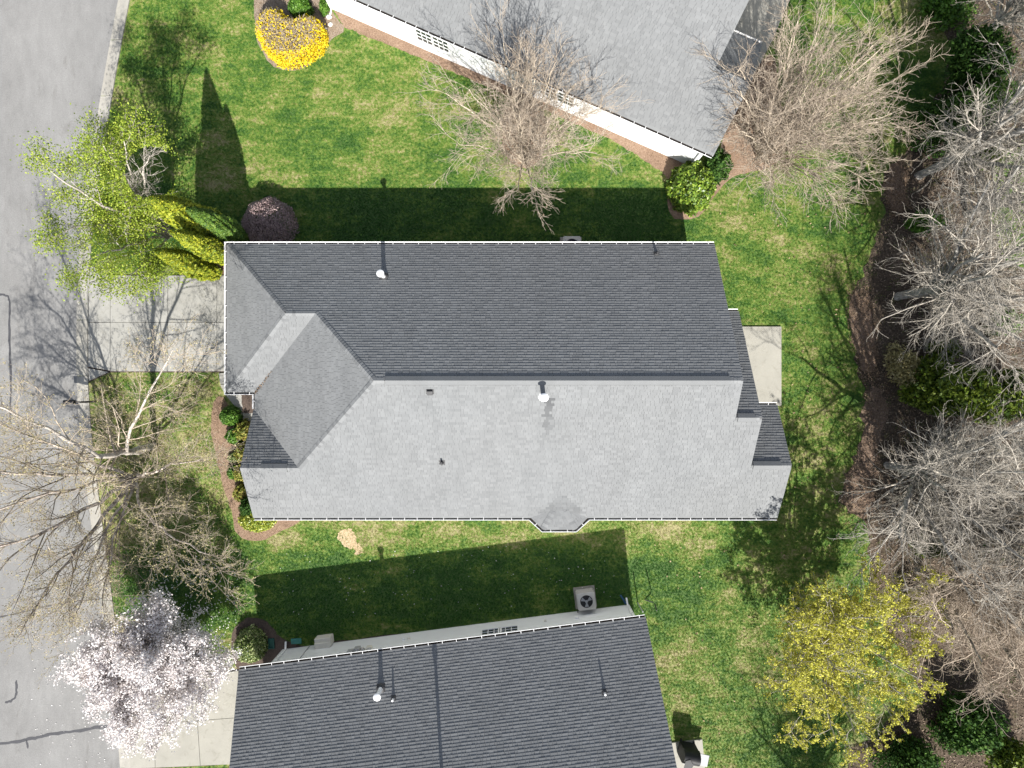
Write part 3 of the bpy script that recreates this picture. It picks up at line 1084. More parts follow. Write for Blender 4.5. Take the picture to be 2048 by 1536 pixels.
caps(roof, P3(-8.82, 3.17, pN), P3(-5.81, YR, pN), pN, pW)
caps(roof, P3(XG, YN, pN), P3(-10.17, 3.17, pN), pN, pGW)
caps(roof, P3(XG, -.363, pGS), P3(-10.17, 3.17, pGS), pGS, pGW)
caps(roof, P3(-10.17, 3.17, pN), P3(-8.72, 3.17, pN), pN, pGS)
caps(roof, P3(-9.78, -3.846, pS), P3(-5.81, YR, pS), pS, pW)
caps(roof, P3(-12.45, -3.846, pS), P3(-9.70, -3.846, pS), pS, pFN)
caps(roof, P3(-5.85, YR, pN), P3(-5.3, YR, pN), pN, pS)
caps(roof, P3(9.2, YR, pN), P3(9.75, YR, pN), pN, pS)
caps(roof, P3(9.75, -1.47, pS), P3(10.92, -1.47, pS), pE1, pS)
caps(roof, P3(10.92, -3.72, pS), P3(12.78, -3.72, pS), pE2, pS)
for a, b, n in (((1.50, yb), (2.0, yb + .95), pB1), ((3.05, yb), (2.55, yb + .95), pB2)):
    caps(roof, P3(*a, pB0), P3(*b, pB0), pB0, n)
ridge_vent(house, P3(-5.35, YR, pN), P3(9.2, YR, pN), pN, pS)
ridge_vent(house, P3(-11.5, -3.846, pS), P3(-10.3, -3.846, pS), pFN, pS)
ridge_vent(house, P3(9.85, -1.47, pS), P3(10.6, -1.47, pS), pE1, pS)
ridge_vent(house, P3(11.02, -3.72, pS), P3(12.3, -3.72, pS), pE2, pS)
gutter(house, [(XE - .02, YN), (XG, YN), (XG, -.363), (XWE + .0, -.363), (XWE, -1.20)])
gutter(house, [(-12.42, YS), (0.87, YS), (1.50, yb), (3.05, yb), (3.68, YS), (12.74, YS)])
gutter(house, [(10.88, 3.47), (9.8, 3.47)])
gutter(house, [(12.74, -1.03), (11.0, -1.03)])
wall(house, [(-12.05, -6.06), (12.45, -6.06), (12.45, -1.40), (10.57, -1.40), (10.57, 3.12), (9.40, 3.12), (9.40, 6.35), (-13.35, 6.35), (-13.35, 0.0), (-12.0, 0.0)])
MB().prism([(1.75, -6.55), (2.8, -6.55), (3.25, -6.07), (1.3, -6.07)], -.1, ZE - .02).ob('bay_wall', M['siding'], house)
gable(house, [(9.40, 6.30, ZE - .1), (9.40, YR, ZR - .22), (9.40, -6.0, ZE - .1)])
gable(house, [(10.57, 3.1, ZE - .1), (10.57, -1.47, 6.6 - .22), (10.57, -6.0, ZE - .1)])
gable(house, [(12.45, -1.35, ZE - .1), (12.45, -3.72, 5.117 - .22), (12.45, -6.0, ZE - .1)])
gable(house, [(-11.95, -1.5, ZE - .1), (-11.95, -3.846, 5.04 - .22), (-11.95, -6.0, ZE - .1)])
gd = MB().box((-13.41, .6, 0), (-13.34, 5.4, 2.2)).ob('garage_door', M['white'], house)
for i in range(4):
    for j in range(6):
        MB().box((-13.43, .68 + j * .79, .08 + i * .54), (-13.405, 1.39 + j * .79, .52 + i * .54)).ob('door_panel', M['white'], gd)
for x in (-9, -4.5, 6.5):
    window(house, (x, -6.06, 1.6), (1, 0), (0, -1), 0.9, 1.4, 2, 4)
    window(house, (x, 6.35, 1.6), (1, 0), (0, 1), 0.9, 1.4, 2, 4)
window(house, (-12.05, -3.7, 1.6), (0, 1), (-1, 0), 1.6, 1.4, 4, 4)


def on_plane(px, py, pl, it=30):
    z = ZE + 1
    for _ in range(it):
        x, y_, _z = G(px, py, z)
        z = 0.5 * z + 0.5 * pl.z((x, y_))
    return Vector((x, y_, z))


flue(house, on_plane(768, 553, pN), 0.9, 0.10, M['pvc'], pN.n, name='vent_pipe')
fl_main = flue(house, on_plane(1087, 794, pS), 0.95, 0.10, M['pvc'], pS.n, name='flue_pipe', flash=M['white'], fl=0.17)
flue(house, on_plane(884, 925, pS), 0.32, 0.045, M['dark'], pS.n, cap=False, fl=0.14)
flue(house, on_plane(1313, 508, pN), 0.30, 0.045, M['dark'], pN.n, cap=False, fl=0.14)
p_ = on_plane(860, 783, pS); q_ = Vector(pS.n).to_track_quat('Z', 'Y').to_matrix().to_4x4()
bv = MB().box((-.17, -.13, .012), (.17, .13, .022), Matrix.Translation(p_) @ q_); bv.box((-.12, -.10, .02), (.12, .10, .15), Matrix.Translation(p_) @ q_)
bv.ob('box_vent', M['dark'], house, bevel=.01)
# leaves caught in the front valley
rv = np.random.default_rng(5)


def leaf_quads(C, size, rng, flat=0.0, asp=0.55, nrm=None, jit=1.0):
    N = len(C)
    n = rng.normal(size=(N, 3))
    if nrm is not None:
        n = nrm + n * jit
    n[:, 2] = n[:, 2] * (1 - flat) + flat * np.sign(n[:, 2] + .001) * 2.5
    n /= np.linalg.norm(n, axis=1, keepdims=True) + 1e-9
    r = rng.normal(size=(N, 3))
    a = np.cross(n, r); a /= np.linalg.norm(a, axis=1, keepdims=True) + 1e-9
    b = np.cross(n, a)
    s = (size * rng.uniform(.65, 1.35, N))[:, None]
    a = a * s; b = b * s * asp
    V = np.stack([C + a, C + b, C - a, C - b], 1).reshape(-1, 3)
    Fq = np.arange(N * 4).reshape(N, 4)
    return V, Fq


def leaves_ob(name, C, size, mat, rng, parent=None, kind='stuff', **kw):
    V, Fq = leaf_quads(np.asarray(C, float), size, rng, **kw)
    return ob(name, mesh_np(name, V, [Fq], mats=[mat]), parent, kind=kind)


lc = []
for i in range(120):
    t = rv.uniform(0, 1) ** 1.6
    p = pW.pt((XWE + 0.05 + t * 1.0 + rv.normal(0, .05), -.36 + t * 1.0 + rv.normal(0, .05 + .05 * (1 - t))), .03)
    lc.append(p)
tag(leaves_ob('fallen_leaves', lc, .035, M['lf_litter'], rv), 'dry brown leaves caught in the front roof valley', 'fallen leaves')

# --- upper house, turned about 23.7 degrees
A2 = -math.radians(23.7)
h2 = empty('house', (9.70, 11.0, 0), A2, 'upper house turned at an angle with a bright white side wall', 'house', 'single-storey houses with grey shingle roofs')
U0 = -21.6
p2S = Plane((0, 0), (0, 1), [(U0, 0), (0, 0), (0, 2.9), (-1.75, 2.9), (-1.75, 6.56), (U0, 6.56)])
p2N = Plane((0, 13.12), (0, -1), [(U0, 13.12), (-1.75, 13.12), (-1.75, 6.56), (U0, 6.56)])
p2E = Plane((0, 5.8), (0, -1), [(-2.3, 5.8), (0, 5.8), (0, 2.9), (-2.3, 2.9)])
pl2 = [p2S, p2E, p2N]
roof2 = deck(pl2, 'roof', h2)
bpy.context.view_layer.update()
shingle_planes(h2, roof2, pl2, np.random.default_rng(4))
ridge_vent(h2, p2S.pt((-1.45, 2.9)), p2S.pt((-.45, 2.9)), p2E, p2S)
caps(roof2, p2S.pt((-1.75, 2.9)), p2S.pt((0, 2.9)), p2E, p2S)
caps(roof2, p2S.pt((U0, 6.56)), p2S.pt((-1.75, 6.56)), p2N, p2S)
gutter(h2, [(U0 + .02, 0), (-.04, 0)])
gutter(h2, [(-.04, 5.8), (-1.7, 5.8)])
wall(h2, [(U0 + .35, .33), (-.33, .33), (-.33, 5.45), (-2.1, 5.45), (-2.1, 12.8), (U0 + .35, 12.8)])
gable(h2, [(-2.1, .4, ZE - .1), (-2.1, 6.56, ZR - .22), (-2.1, 12.7, ZE - .1)])
gable(h2, [(-.33, .4, ZE - .1), (-.33, 2.9, ZE + 2.9 * PITCH - .22), (-.33, 5.4, ZE - .1)])
gable(h2, [(U0 + .45, .4, ZE - .1), (U0 + .45, 6.56, ZR - .22), (U0 + .45, 12.7, ZE - .1)])


def loc2(px, py, z, mat_inv):
    return mat_inv @ Vector(G(px, py, z))


Mi2 = h2.matrix_basis.inverted()
for px, py in ((845, 70), (878, 86)):
    L_ = loc2(px, py + 1, 1.95, Mi2)
    window(h2, (L_.x, .33, 1.75), (1, 0), (0, -1), .82, 1.5, 3, 4)
L_ = loc2(1112, 188, 1.95, Mi2)
window(h2, (L_.x - .45, .33, 1.75), (1, 0), (0, -1), .82, 1.5, 3, 4)
window(h2, (L_.x + .52, .33, 1.75), (1, 0), (0, -1), .82, 1.5, 3, 4)
ds = MB().tube([(U0 + .55, -.06, ZE - .12), (U0 + .55, .22, ZE - .45), (U0 + .55, .27, .25), (U0 + .55, .0, .08)], .045, 6).ob('downspout', M['white'], h2)
ds2 = MB().tube([(-.5, -.06, ZE - .12), (-.5, .22, ZE - .45), (-.5, .27, .25), (-.5, .0, .08)], .045, 6).ob('downspout', M['white'], h2)

# --- lower house, turned about 7.3 degrees the other way; local y runs down-slope to the north
A3 = math.radians(7.35)
h3 = empty('house', (6.44, -11.25, 0), A3, 'lower house with dark shaded roof rows and utility boxes on its wall', 'house', 'single-storey houses with grey shingle roofs')
U3 = -19.75
p3N = Plane((0, 0), (0, -1), [(U3, 0), (0, 0), (0, -6.56), (U3, -6.56)])
p3S = Plane((0, -13.12), (0, 1), [(U3, -13.12), (0, -13.12), (0, -6.56), (U3, -6.56)])
roof3 = deck([p3N, p3S], 'roof', h3)
shingle_planes(h3, roof3, [p3N, p3S], np.random.default_rng(6))
ridge_vent(h3, p3N.pt((U3 + .8, -6.56)), p3N.pt((-.8, -6.56)), p3N, p3S)
gutter(h3, [(-.03, 0), (U3 + .03, 0)])
wall(h3, [(U3 + .5, -12.8), (-.3, -12.8), (-.3, -.35), (U3 + 1.0, -.35)])
for u in (-.3, U3 + 1.1):
    gable(h3, [(u, -.4, ZE - .1), (u, -6.56, ZR - .22), (u, -12.7, ZE - .1)])
Mi3 = h3.matrix_basis.inverted()


def loc3(px, py, z):
    return Mi3 @ Vector(G(px, py, z))


for px, py, w, h, c, r in ((981, 1263, .92, 1.35, 3, 4), (1016, 1258, .92, 1.35, 3, 4)):
    L_ = loc3(px, py, 1.9)
    window(h3, (L_.x, -.35, 1.85), (1, 0), (0, 1), w, h, c, r)
for px, py in ((843, 1285), (1121, 1249)):
    L_ = loc3(px, py, 2.2)
    window(h3, (L_.x, -.35, 2.3), (1, 0), (0, 1), .5, .5, 2, 1)
for u0 in (U3 + 1.25, -.42):
    dsx = MB().tube([(u0, .06, ZE - .13), (u0, -.25, ZE - .5), (u0, -.30, .3), (u0, .05, .1)], .05, 6).ob('downspout', M['white'], h3)
for (px, py, h, r, cp) in ((762, 1376, .95, .10, True), (787, 1396, .32, .045, False), (1209, 1384, .34, .045, False)):
    q = on_plane(px, py, p3N) if False else None
    z = 4.5
    for _ in range(30):
        L_ = loc3(px, py, z); z = .5 * z + .5 * p3N.z((L_.x, L_.y))
    flue(h3, (L_.x, L_.y, z), h, r, M['pvc'], p3N.n, cap=cp, fl=.13 if r < .08 else .2)
L_ = loc3(889, 1640, 7.4)
flue(h3, (L_.x, -6.3, p3N.z((0, -6.3))), 1.7, .075, M['pvc'], p3N.n, name='flue_pipe')
# meter boxes and conduits on the wall
mb = MB().box((-.20, -.36, 1.55), (.10, -.18, 1.95))
L_ = loc3(708, 1302, 1.7)
T_ = Matrix.Translation((L_.x, 0, 0))
MB().box((-.26, -.36, 1.75), (.02, -.20, 2.15), T_).ob('meter_box', M['greymetal'], h3, bevel=.01)
MB().box((.05, -.36, 1.55), (.33, -.17, 2.0), T_).ob('meter_box', M['greymetal'], h3, bevel=.01)
MB().lathe([(.10, 0), (.10, .10), (.07, .14)], 14, T_ @ Matrix.Translation((.46, -.35, 1.75)) @ Matrix.Rotation(-math.pi / 2, 4, 'X')).ob('electric_meter', M['acbody'], h3, True)
MB().box((.66, -.36, 1.6), (.92, -.19, 1.9), T_).ob('meter_box', M['beige'], h3, bevel=.01)
MB().tube([(.15, -.31, 1.55), (.15, -.31, .0)], .03).ob('conduit', M['greymetal'], h3)
MB().tube([(.84, -.31, 1.62), (.95, -.31, .6), (.9, -.28, .35), (.55, -.2, .03)], .028).ob('conduit', M['dark'], h3)
L_ = loc3(607, 1307, 1.2)
MB().tube([(L_.x, -.32, 0.05), (L_.x, -.32, 2.2)], .022).ob('conduit', M['greymetal'], h3)
MB().lathe([(.05, 0), (.05, .06)], 10, Matrix.Translation((L_.x, -.35, 2.25)) @ Matrix.Rotation(-math.pi / 2, 4, 'X')).ob('wall_outlet', M['greymetal'], h3)
for px, py, m_ in ((1090, 1239, 'beige'), (818, 1277, 'beige'), (806, 1273, 'white')):
    L_ = loc3(px, py, 1.0)
    MB().lathe([(.07, 0), (.07, .07), (.03, .10)], 10, Matrix.Translation((L_.x, -.35, 1.0)) @ Matrix.Rotation(-math.pi / 2, 4, 'X')).ob('hose_bib', M[m_], h3)
L_ = loc3(1153, 1233, 1.1)
MB().box((L_.x - .08, -.36, .95), (L_.x + .08, -.25, 1.25)).ob('disconnect_box', M['white'], h3)

# ----------------------------------------------------------------------------- yard objects


def condenser(px, py, rz, label):
    x, y, _ = G(px, py, .82)
    e = empty('air_conditioner', (x, y, 0), rz, label, 'air conditioner', 'air conditioning condensers beside the walls')
    MB().box((-.56, -.56, 0), (.56, .56, .09)).ob('pad', M['curb'], e)
    body = MB().prism([(-.40, -.46), (.40, -.46), (.46, -.40), (.46, .40), (.40, .46), (-.40, .46), (-.46, .40), (-.46, -.40)], .09, .80).ob('body', M['acbody'], e, bevel=.02)
    lv = MB()
    for k in range(10):
        z = .16 + k * .06
        lv.box((-.40, .462, z), (.40, .475, z + .02)); lv.box((-.40, -.475, z), (.40, -.462, z + .02))
        lv.box((.462, -.40, z), (.475, .40, z + .02)); lv.box((-.475, -.40, z), (-.462, .40, z + .02))
    lv.ob('louvers', M['acbody'], body)
    n = 28
    vs, fs = [], []
    ro = []
    sq = []
    for i in range(n):
        a = 2 * math.pi * i / n
        k = min(1 / max(abs(math.cos(a)), 1e-6), 1 / max(abs(math.sin(a)), 1e-6), 1.3) * .455
        vs += [(k * math.cos(a), k * math.sin(a), .802), (.33 * math.cos(a), .33 * math.sin(a), .835), (.33 * math.cos(a), .33 * math.sin(a), .70)]
    for i in range(n):
        j = (i + 1) % n
        fs += [(3 * i, 3 * j, 3 * j + 1, 3 * i + 1), (3 * i + 1, 3 * j + 1, 3 * j + 2, 3 * i + 2)]
    MB().add(vs, fs).ob('top_cover', M['acbody'], e, True)
    MB().lathe([(.325, .803), (.325, .806)], 24).ob('fan_well', M['black'], e)
    fan = MB().lathe([(.075, .808), (.075, .835), (.03, .842)], 14).ob('fan_hub', M['greymetal'], e, True)
    for k in range(3):
        a0 = 2 * math.pi * k / 3 + .5
        v = []
        for r, da in ((.07, -.35), (.30, -.36), (.30, .36), (.07, .35)):
            v.append((r * math.cos(a0 + da), r * math.sin(a0 + da), .815 + .012 * (1 if da > 0 else 0)))
        v += [(p[0], p[1], p[2] - .004) for p in v[:4]]
        MB().add(v, [(0, 1, 2, 3), (7, 6, 5, 4), (0, 4, 5, 1), (1, 5, 6, 2), (2, 6, 7, 3), (3, 7, 4, 0)]).ob('fan_blade', M['greymetal'], fan)
    gr = MB()
    for r in (.08, .16, .24, .32):
        pts = [(r * math.cos(t), r * math.sin(t), .845) for t in np.linspace(0, 2 * math.pi, 24)]
        gr.tube(pts, .0025, 4)
    gr.ob('grille', M['dark'], e)
    MB().tube([(-.42, -.48, .25), (-.48, -.62, .2), (-.5, -.78, .35), (-.5, -.80, .9)], .022).ob('line_set', M['black'], e)
    return e


condenser(1173, 1203, A3, 'grey air conditioner with visible fan beside the lower house wall')
condenser(1144, 490, 0, 'grey air conditioner half hidden under the north eave of the middle house')

x, y, _ = G(648, 1287, .4)
uc = empty('utility_cabinet', (x, y + .05, 0), A3, 'beige utility cabinet standing against the lower house wall', 'utility cabinet')
MB().prism([(-.43, -.22), (.33, -.22), (.43, -.12), (.43, .30), (-.43, .30)], 0, .62).ob('cabinet_body', M['beige'], uc, bevel=.03)
MB().prism([(-.45, -.20), (.34, -.20), (.45, -.10), (.45, .10), (-.45, .10)], .62, .70, .06).ob('lid', M['beige'], uc, bevel=.02)
MB().box((.30, .10, .622), (.42, .29, .66)).ob('vent_hood', M['beige'], uc)

x, y, _ = G(592, 1283, .1)
vb = empty('valve_box', (x, y, 0), A3 * .4, 'teal green valve box lid set in the mulch bed', 'valve box')
MB().box((-.27, -.14, 0), (.27, .14, .10)).ob('box_body', M['teal'], vb, bevel=.02)
MB().box((-.25, -.12, .10), (.25, .12, .125)).ob('lid', M['teal'], vb, bevel=.01)
x, y, _ = G(543, 1287, .05)
sb = empty('splash_block', (x, y, 0), .05, 'dark green splash block below the downspout by the round shrub', 'splash block')
bb = MB().box((-.15, -.26, 0), (.15, .26, .06)); bb.box((-.15, -.26, .06), (-.11, .26, .13)); bb.box((.11, -.26, .06), (.15, .26, .13)); bb.box((-.11, -.26, .06), (.11, -.22, .13))
bb.ob('trough', M['darkgreen'], sb)
x, y, _ = G(1247, 1199, .05)
hs = empty('drain_hose', (x, y, 0), .5, 'blue drain hose lying at the end of the lower house downspout', 'drain hose')
MB().tube([(0, -.25, .06), (.0, 0, .05), (-.03, .28, .05)], .055, 8).ob('hose', M['bluegrey'], hs, True)

# mailbox by the driveway mouth
x, y, _ = G(191, 803)
mbx = empty('mailbox', (x, y, 0), 0, 'black roadside mailbox on a dark post beside the driveway mouth', 'mailbox')
MB().box((-.05, -.05, 0), (.05, .05, 1.35)).ob('post', M['wood'], mbx, bevel=.01)
MB().box((-.72, -.04, .95), (.12, .04, 1.03)).ob('arm', M['wood'], mbx)
v = []
for xx in (-.95, -.42):
    for k in range(9):
        a = math.pi * k / 8
        v.append((xx, .10 * math.cos(a), 1.15 + .10 * math.sin(a)))
    v += [(xx, -.10, 1.03), (xx, .10, 1.03)]
n = 11
box_ = MB().add(v, [tuple(range(n - 1, -1, -1)), tuple(range(n, 2 * n))] + [(i, (i + 1) % n, n + (i + 1) % n, n + i) for i in range(n)]).ob('box', M['black'], mbx, True)
MB().box((-.965, -.095, 1.035), (-.951, .095, 1.22)).ob('door', M['dark'], mbx, bevel=.004)
MB().box((-.60, .101, 1.12), (-.57, .11, 1.30)).ob('flag', M['lf_red'], mbx)

# covered grill on the pad
x, y, _ = G(1382, 1512, .9)
gr = empty('grill', (x, y, 0), math.radians(-12), 'black grill with raised hood and grey side shelf on the small pad', 'grill')
MB().prism([(-.42, -.30), (.30, -.30), (.30, .30), (-.42, .30)], .1, .92).ob('cart', M['black'], gr, bevel=.02)
hood = MB()
v = []
for xx in (-.44, .28):
    for k in range(10):
        a = math.pi * k / 9
        v.append((xx, .05 + .31 * math.cos(a), .95 + .50 * math.sin(a)))
hood.add(v, [tuple(range(9, -1, -1)), tuple(range(10, 20))] + [(i, i + 1, 11 + i, 10 + i) for i in range(9)])
hood.ob('hood', M['black'], gr, True)
MB().box((.30, -.30, .86), (.78, .22, .90)).ob('side_shelf', M['greymetal'], gr, bevel=.01)
MB().prism([(-.42, -.36), (-.10, -.38), (-.02, -.10), (-.20, .10), (-.40, .02)], 1.46, 1.475).ob('cover_flap', M['dark'], gr)
MB().tube([(-.35, -.33, .98), (.22, -.33, .98)], .015).ob('handle', M['greymetal'], gr)
for sx in (-.36, .24):
    MB().lathe([(.09, -.03), (.09, .03)], 14, Matrix.Translation((sx, .28, .09)) @ Matrix.Rotation(math.pi / 2, 4, 'Y')).ob('wheel', M['black'], gr)
    MB().box((sx - .03, -.30, .0), (sx + .03, -.24, .12)).ob('leg', M['black'], gr)

gr.scale = (1.15, 1.15, 1.1)

# white stones by the corner of the upper house
for i, (px, py, s, lb) in enumerate(((659, 35, .16, 'largest white stone at the corner of the upper house wall'), (661, 50, .13, 'white pointed stone below the largest one in the bed'), (652, 58, .07, 'small white stone nearest the yellow shrub'), (656, 28, .06, 'tiny white stone touching the upper house corner'))):
    b = MB()
    n = 9
    rr = [random.uniform(.75, 1.15) for _ in range(n)]
    for zz, k in ((0, 1.0), (.55, .95), (.85, .55)):
        for j in range(n):
            a = 2 * math.pi * j / n
            b.v.append((s * rr[j] * k * math.cos(a), s * .8 * rr[j] * k * math.sin(a), s * zz))
    for l in range(2):
        for j in range(n):
            q = (j + 1) % n
            b.f.append((l * n + j, l * n + q, (l + 1) * n + q, (l + 1) * n + j))
    b.f.append(tuple(range(2 * n, 3 * n)))
    o = b.ob('white_stone', M['stone'])
    o.location = G(px, py)
    o.location.z = .02
    tag(o, lb, 'stone', 'white stones in the corner bed')

# ----------------------------------------------------------------------------- trees


def nrm(a):
    return a / (np.linalg.norm(a, axis=-1, keepdims=True) + 1e-9)


def grow(rng, P0, D0, L, n, wob=0.15, lift=0.0):
    N = len(P0)
    pts = np.zeros((N, n, 3)); pts[:, 0] = P0
    d = nrm(np.array(D0, float))
    st = (np.asarray(L, float) / (n - 1))[:, None]
    for i in range(1, n):
        d = nrm(d + wob * rng.normal(size=(N, 3)) + np.array([0, 0, lift]))
        pts[:, i] = pts[:, i - 1] + d * st
    return pts


def spawn(rng, pts, rad, k, t0, t1, ang, sd=0.2):
    N, n, _ = pts.shape
    t = (np.arange(k)[None, :] + rng.uniform(0, 1, (N, k))) / k * (t1 - t0) + t0
    f = t * (n - 1); i = np.clip(f.astype(int), 0, n - 2); fr = (f - i)[..., None]
    idx = np.arange(N)[:, None]
    a, b = pts[idx, i], pts[idx, i + 1]
    P = a * (1 - fr) + b * fr
    T = nrm(b - a)
    r = rng.normal(size=T.shape)
    perp = nrm(np.cross(T, r))
    an = np.abs(ang + sd * rng.normal(size=T.shape[:2]))[..., None]
    D = T * np.cos(an) + perp * np.sin(an)
    rr = rad[idx, i] * (1 - fr[..., 0]) + rad[idx, i + 1] * fr[..., 0]
    return P.reshape(-1, 3), D.reshape(-1, 3), rr.reshape(-1), t.reshape(-1)


def taper(r0, r1, n):
    s = np.linspace(0, 1, n)[None, :]
    return np.asarray(r0)[:, None] * (1 - s) + np.asarray(r1)[:, None] * s


def tubes(pts, rad, k):
    N, n, _ = pts.shape
    T = np.zeros_like(pts)
    T[:, 1:-1] = pts[:, 2:] - pts[:, :-2]; T[:, 0] = pts[:, 1] - pts[:, 0]; T[:, -1] = pts[:, -1] - pts[:, -2]
    T = nrm(T)
    ref = np.where(np.abs(T[:, :1, 2:3]) > .85, np.array([1., .13, 0])[None, None], np.array([.11, .07, 1.])[None, None])
    U = nrm(np.cross(T, np.broadcast_to(ref, T.shape))); Wv = np.cross(T, U)
    a = 2 * np.pi * np.arange(k) / k
    V = pts[:, :, None, :] + rad[:, :, None, None] * (U[:, :, None, :] * np.cos(a)[None, None, :, None] + Wv[:, :, None, :] * np.sin(a)[None, None, :, None])
    V = V.reshape(-1, 3)
    base = (np.arange(N)[:, None, None] * n + np.arange(n - 1)[None, :, None]) * k + np.arange(k)[None, None, :]
    nxt = (np.arange(N)[:, None, None] * n + np.arange(n - 1)[None, :, None]) * k + ((np.arange(k) + 1) % k)[None, None, :]
    Fq = np.stack([base, nxt, nxt + k, base + k], -1).reshape(-1, 4)
    return V, Fq


def join(lst):
    Vs, Fs, o = [], [], 0
    for V, Fq in lst:
        Vs.append(V); Fs.append(Fq + o); o += len(V)
    return np.concatenate(Vs), np.concatenate(Fs)


def poly_res(P, n):
    """smooth resample of a waypoint list to n points"""
    P = np.array(P, float)
    d = np.concatenate([[0], np.cumsum(np.linalg.norm(np.diff(P, axis=0), axis=1))])
    s = np.linspace(0, d[-1], n)
    Q = np.stack([np.interp(s, d, P[:, j]) for j in range(3)], -1)
    for _ in range(2):
        Q[1:-1] = .25 * Q[:-2] + .5 * Q[1:-1] + .25 * Q[2:]
    return Q


def tree(name, base, limbs, radii, label, cat, group, seed, mats, lv, leaves=None, n0=14, leaf_name='leaves', tend=.08, wig=.035):
    """limbs: (k,n0,3) world polylines; lv: list of levels dict(k,t0,t1,ang,sd,L,Lsd,wob,lift,rmul,n,sides)"""
    rng = np.random.default_rng(seed)
    e = empty(name, base, 0, label, cat, group)
    off = np.array(base, float)
    pts = np.array(limbs, float) - off
    pts[:, 1:-1] += rng.normal(0, wig, pts[:, 1:-1].shape)
    r0 = np.array(radii, float)
    rad = taper(r0, np.full(len(r0), .016) + r0 * tend, pts.shape[1])
    V, Fq = tubes(pts, rad, 8)
    ob('trunk', mesh_np('trunk', V, [Fq], True, [mats[0]]), e)
    parts = []
    cur, crad = pts, rad
    tips = []
    for li, l in enumerate(lv):
        P, D, rr, tt = spawn(rng, cur, crad, l['k'], l.get('t0', .2), l.get('t1', 1.), l['ang'], l.get('sd', .2))
        L = l['L'] * np.clip(1 + l.get('Lsd', .3) * rng.normal(size=len(P)), .35, 1.8) * (1.25 - .6 * tt)
        if 'keep' in l:
            kp = rng.uniform(0, 1, len(P)) < l['keep']
            P, D, rr, tt, L = P[kp], D[kp], rr[kp], tt[kp], L[kp]
        D = D + np.array([0, 0, l.get('up', 0)])
        n = l.get('n', 5)
        q = grow(rng, P, D, L, n, l.get('wob', .2), l.get('lift', 0.0))
        q[:, :, 2] = np.maximum(q[:, :, 2], .25)
        ra = np.minimum(rr * l.get('rmul', .6), l.get('rmax', .06))
        ra = np.maximum(ra, l.get('rmin', .008))
        rd = taper(ra, np.maximum(ra * l.get('tip', .35), .0045), n)
        V, Fq = tubes(q, rd, l.get('sides', 4))
        last = li == len(lv) - 1
        o = ob('twigs' if last else 'branches', mesh_np('twigs' if last else 'branches', V, [Fq], True, [mats[2] if last else mats[1]]), e)
        o['kind'] = 'stuff'
        cur, crad = q, rd
        tips.append(q)
    if leaves:
        for lf in leaves:
            C = tips[-1] if lf.get('lev', -1) == -1 else tips[lf['lev']]
            N = lf['n']
            i = rng.integers(0, C.shape[0], N); f = rng.uniform(lf.get('t0', .3), 1, N) * (C.shape[1] - 1)
            j = np.clip(f.astype(int), 0, C.shape[1] - 2); fr = (f - j)[:, None]
            c = C[i, j] * (1 - fr) + C[i, j + 1] * fr + rng.normal(0, lf.get('jit', .05), (N, 3))
            if 'where' in lf:
                c = c[lf['where'](c + off)]
            leaves_ob(lf.get('name', leaf_name), c, lf['size'], lf['mat'], rng, e, asp=lf.get('asp', .55))
    return e


def limb(wps, n=14):
    return poly_res([G(*w) for w in wps], n)


def vase(bx, by, n, hgt, spread, seed, lean=(0, 0), n0=14, r=(.05, .09)):
    """many stems fanning up from one stool"""
    rng = np.random.default_rng(seed)
    b = np.array(G(bx, by))
    out, rad = [], []
    for i in range(n):
        a = 2 * math.pi * (i + rng.uniform(-.3, .3)) / n
        q = rng.uniform(.15, 1.0)
        ln = hgt * rng.uniform(.85, 1.05) * (1 - .12 * q)
        d = np.array([math.cos(a) * spread * q + lean[0], math.sin(a) * spread * q + lean[1], ln])
        p0 = b + np.array([math.cos(a) * .16 * q, math.sin(a) * .16 * q, 0])
        ss = np.linspace(0, 1, n0)[:, None]
        bend = np.concatenate([d[None, :2] * (ss ** 1.25), d[2] * ss - .12 * q * ln * ss ** 3], 1)
        out.append(p0 + bend); rad.append(rng.uniform(*r))
    return tuple(b), np.array(out), rad


BARE = 'bare leafless trees in the yards'
WOODG = 'bare grey trees of the woodland'
# upper bare vase tree
b, L_, r_ = vase(1048, 322, 26, 8.0, 3.6, 11, (0, .15), r=(.035, .065))
tree('bare_tree', b, L_, r_, 'bare tan vase-shaped tree in front of the upper house roof', 'tree', BARE, 21, (M['bark_tan'], M['twig_tan'], M['twig_rust']),
     [dict(k=9, t0=.22, ang=.55, L=2.3, wob=.16, rmul=.5, rmax=.04, n=6, sides=5, lift=.06), dict(k=6, t0=.15, ang=.6, L=1.05, wob=.2, rmul=.55, rmin=.009, n=5, sides=4, lift=.04), dict(k=5, t0=.2, ang=.55, L=.46, wob=.22, rmul=.6, rmin=.006, n=4, sides=3)],
     [dict(n=500, size=.035, mat=M['lf_litter'], jit=.02, t0=.8, name='seed_heads')])
# big bare tree upper right
b, L_, r_ = vase(1518, 312, 44, 8.2, 3.7, 12, (.35, .2), r=(.035, .07))
tree('bare_tree', b, L_, r_, 'largest bare tan tree with many straight stems between the upper house and the woods', 'tree', BARE, 22, (M['bark_tan'], M['twig_tan'], M['twig_rust']),
     [dict(k=9, t0=.22, ang=.5, L=2.3, wob=.15, rmul=.5, rmax=.045, n=6, sides=5, lift=.06), dict(k=6, t0=.15, ang=.55, L=1.1, wob=.2, rmul=.55, rmin=.009, n=5, sides=4, lift=.04), dict(k=5, t0=.2, ang=.5, L=.46, wob=.22, rmul=.6, rmin=.006, n=4, sides=3)])

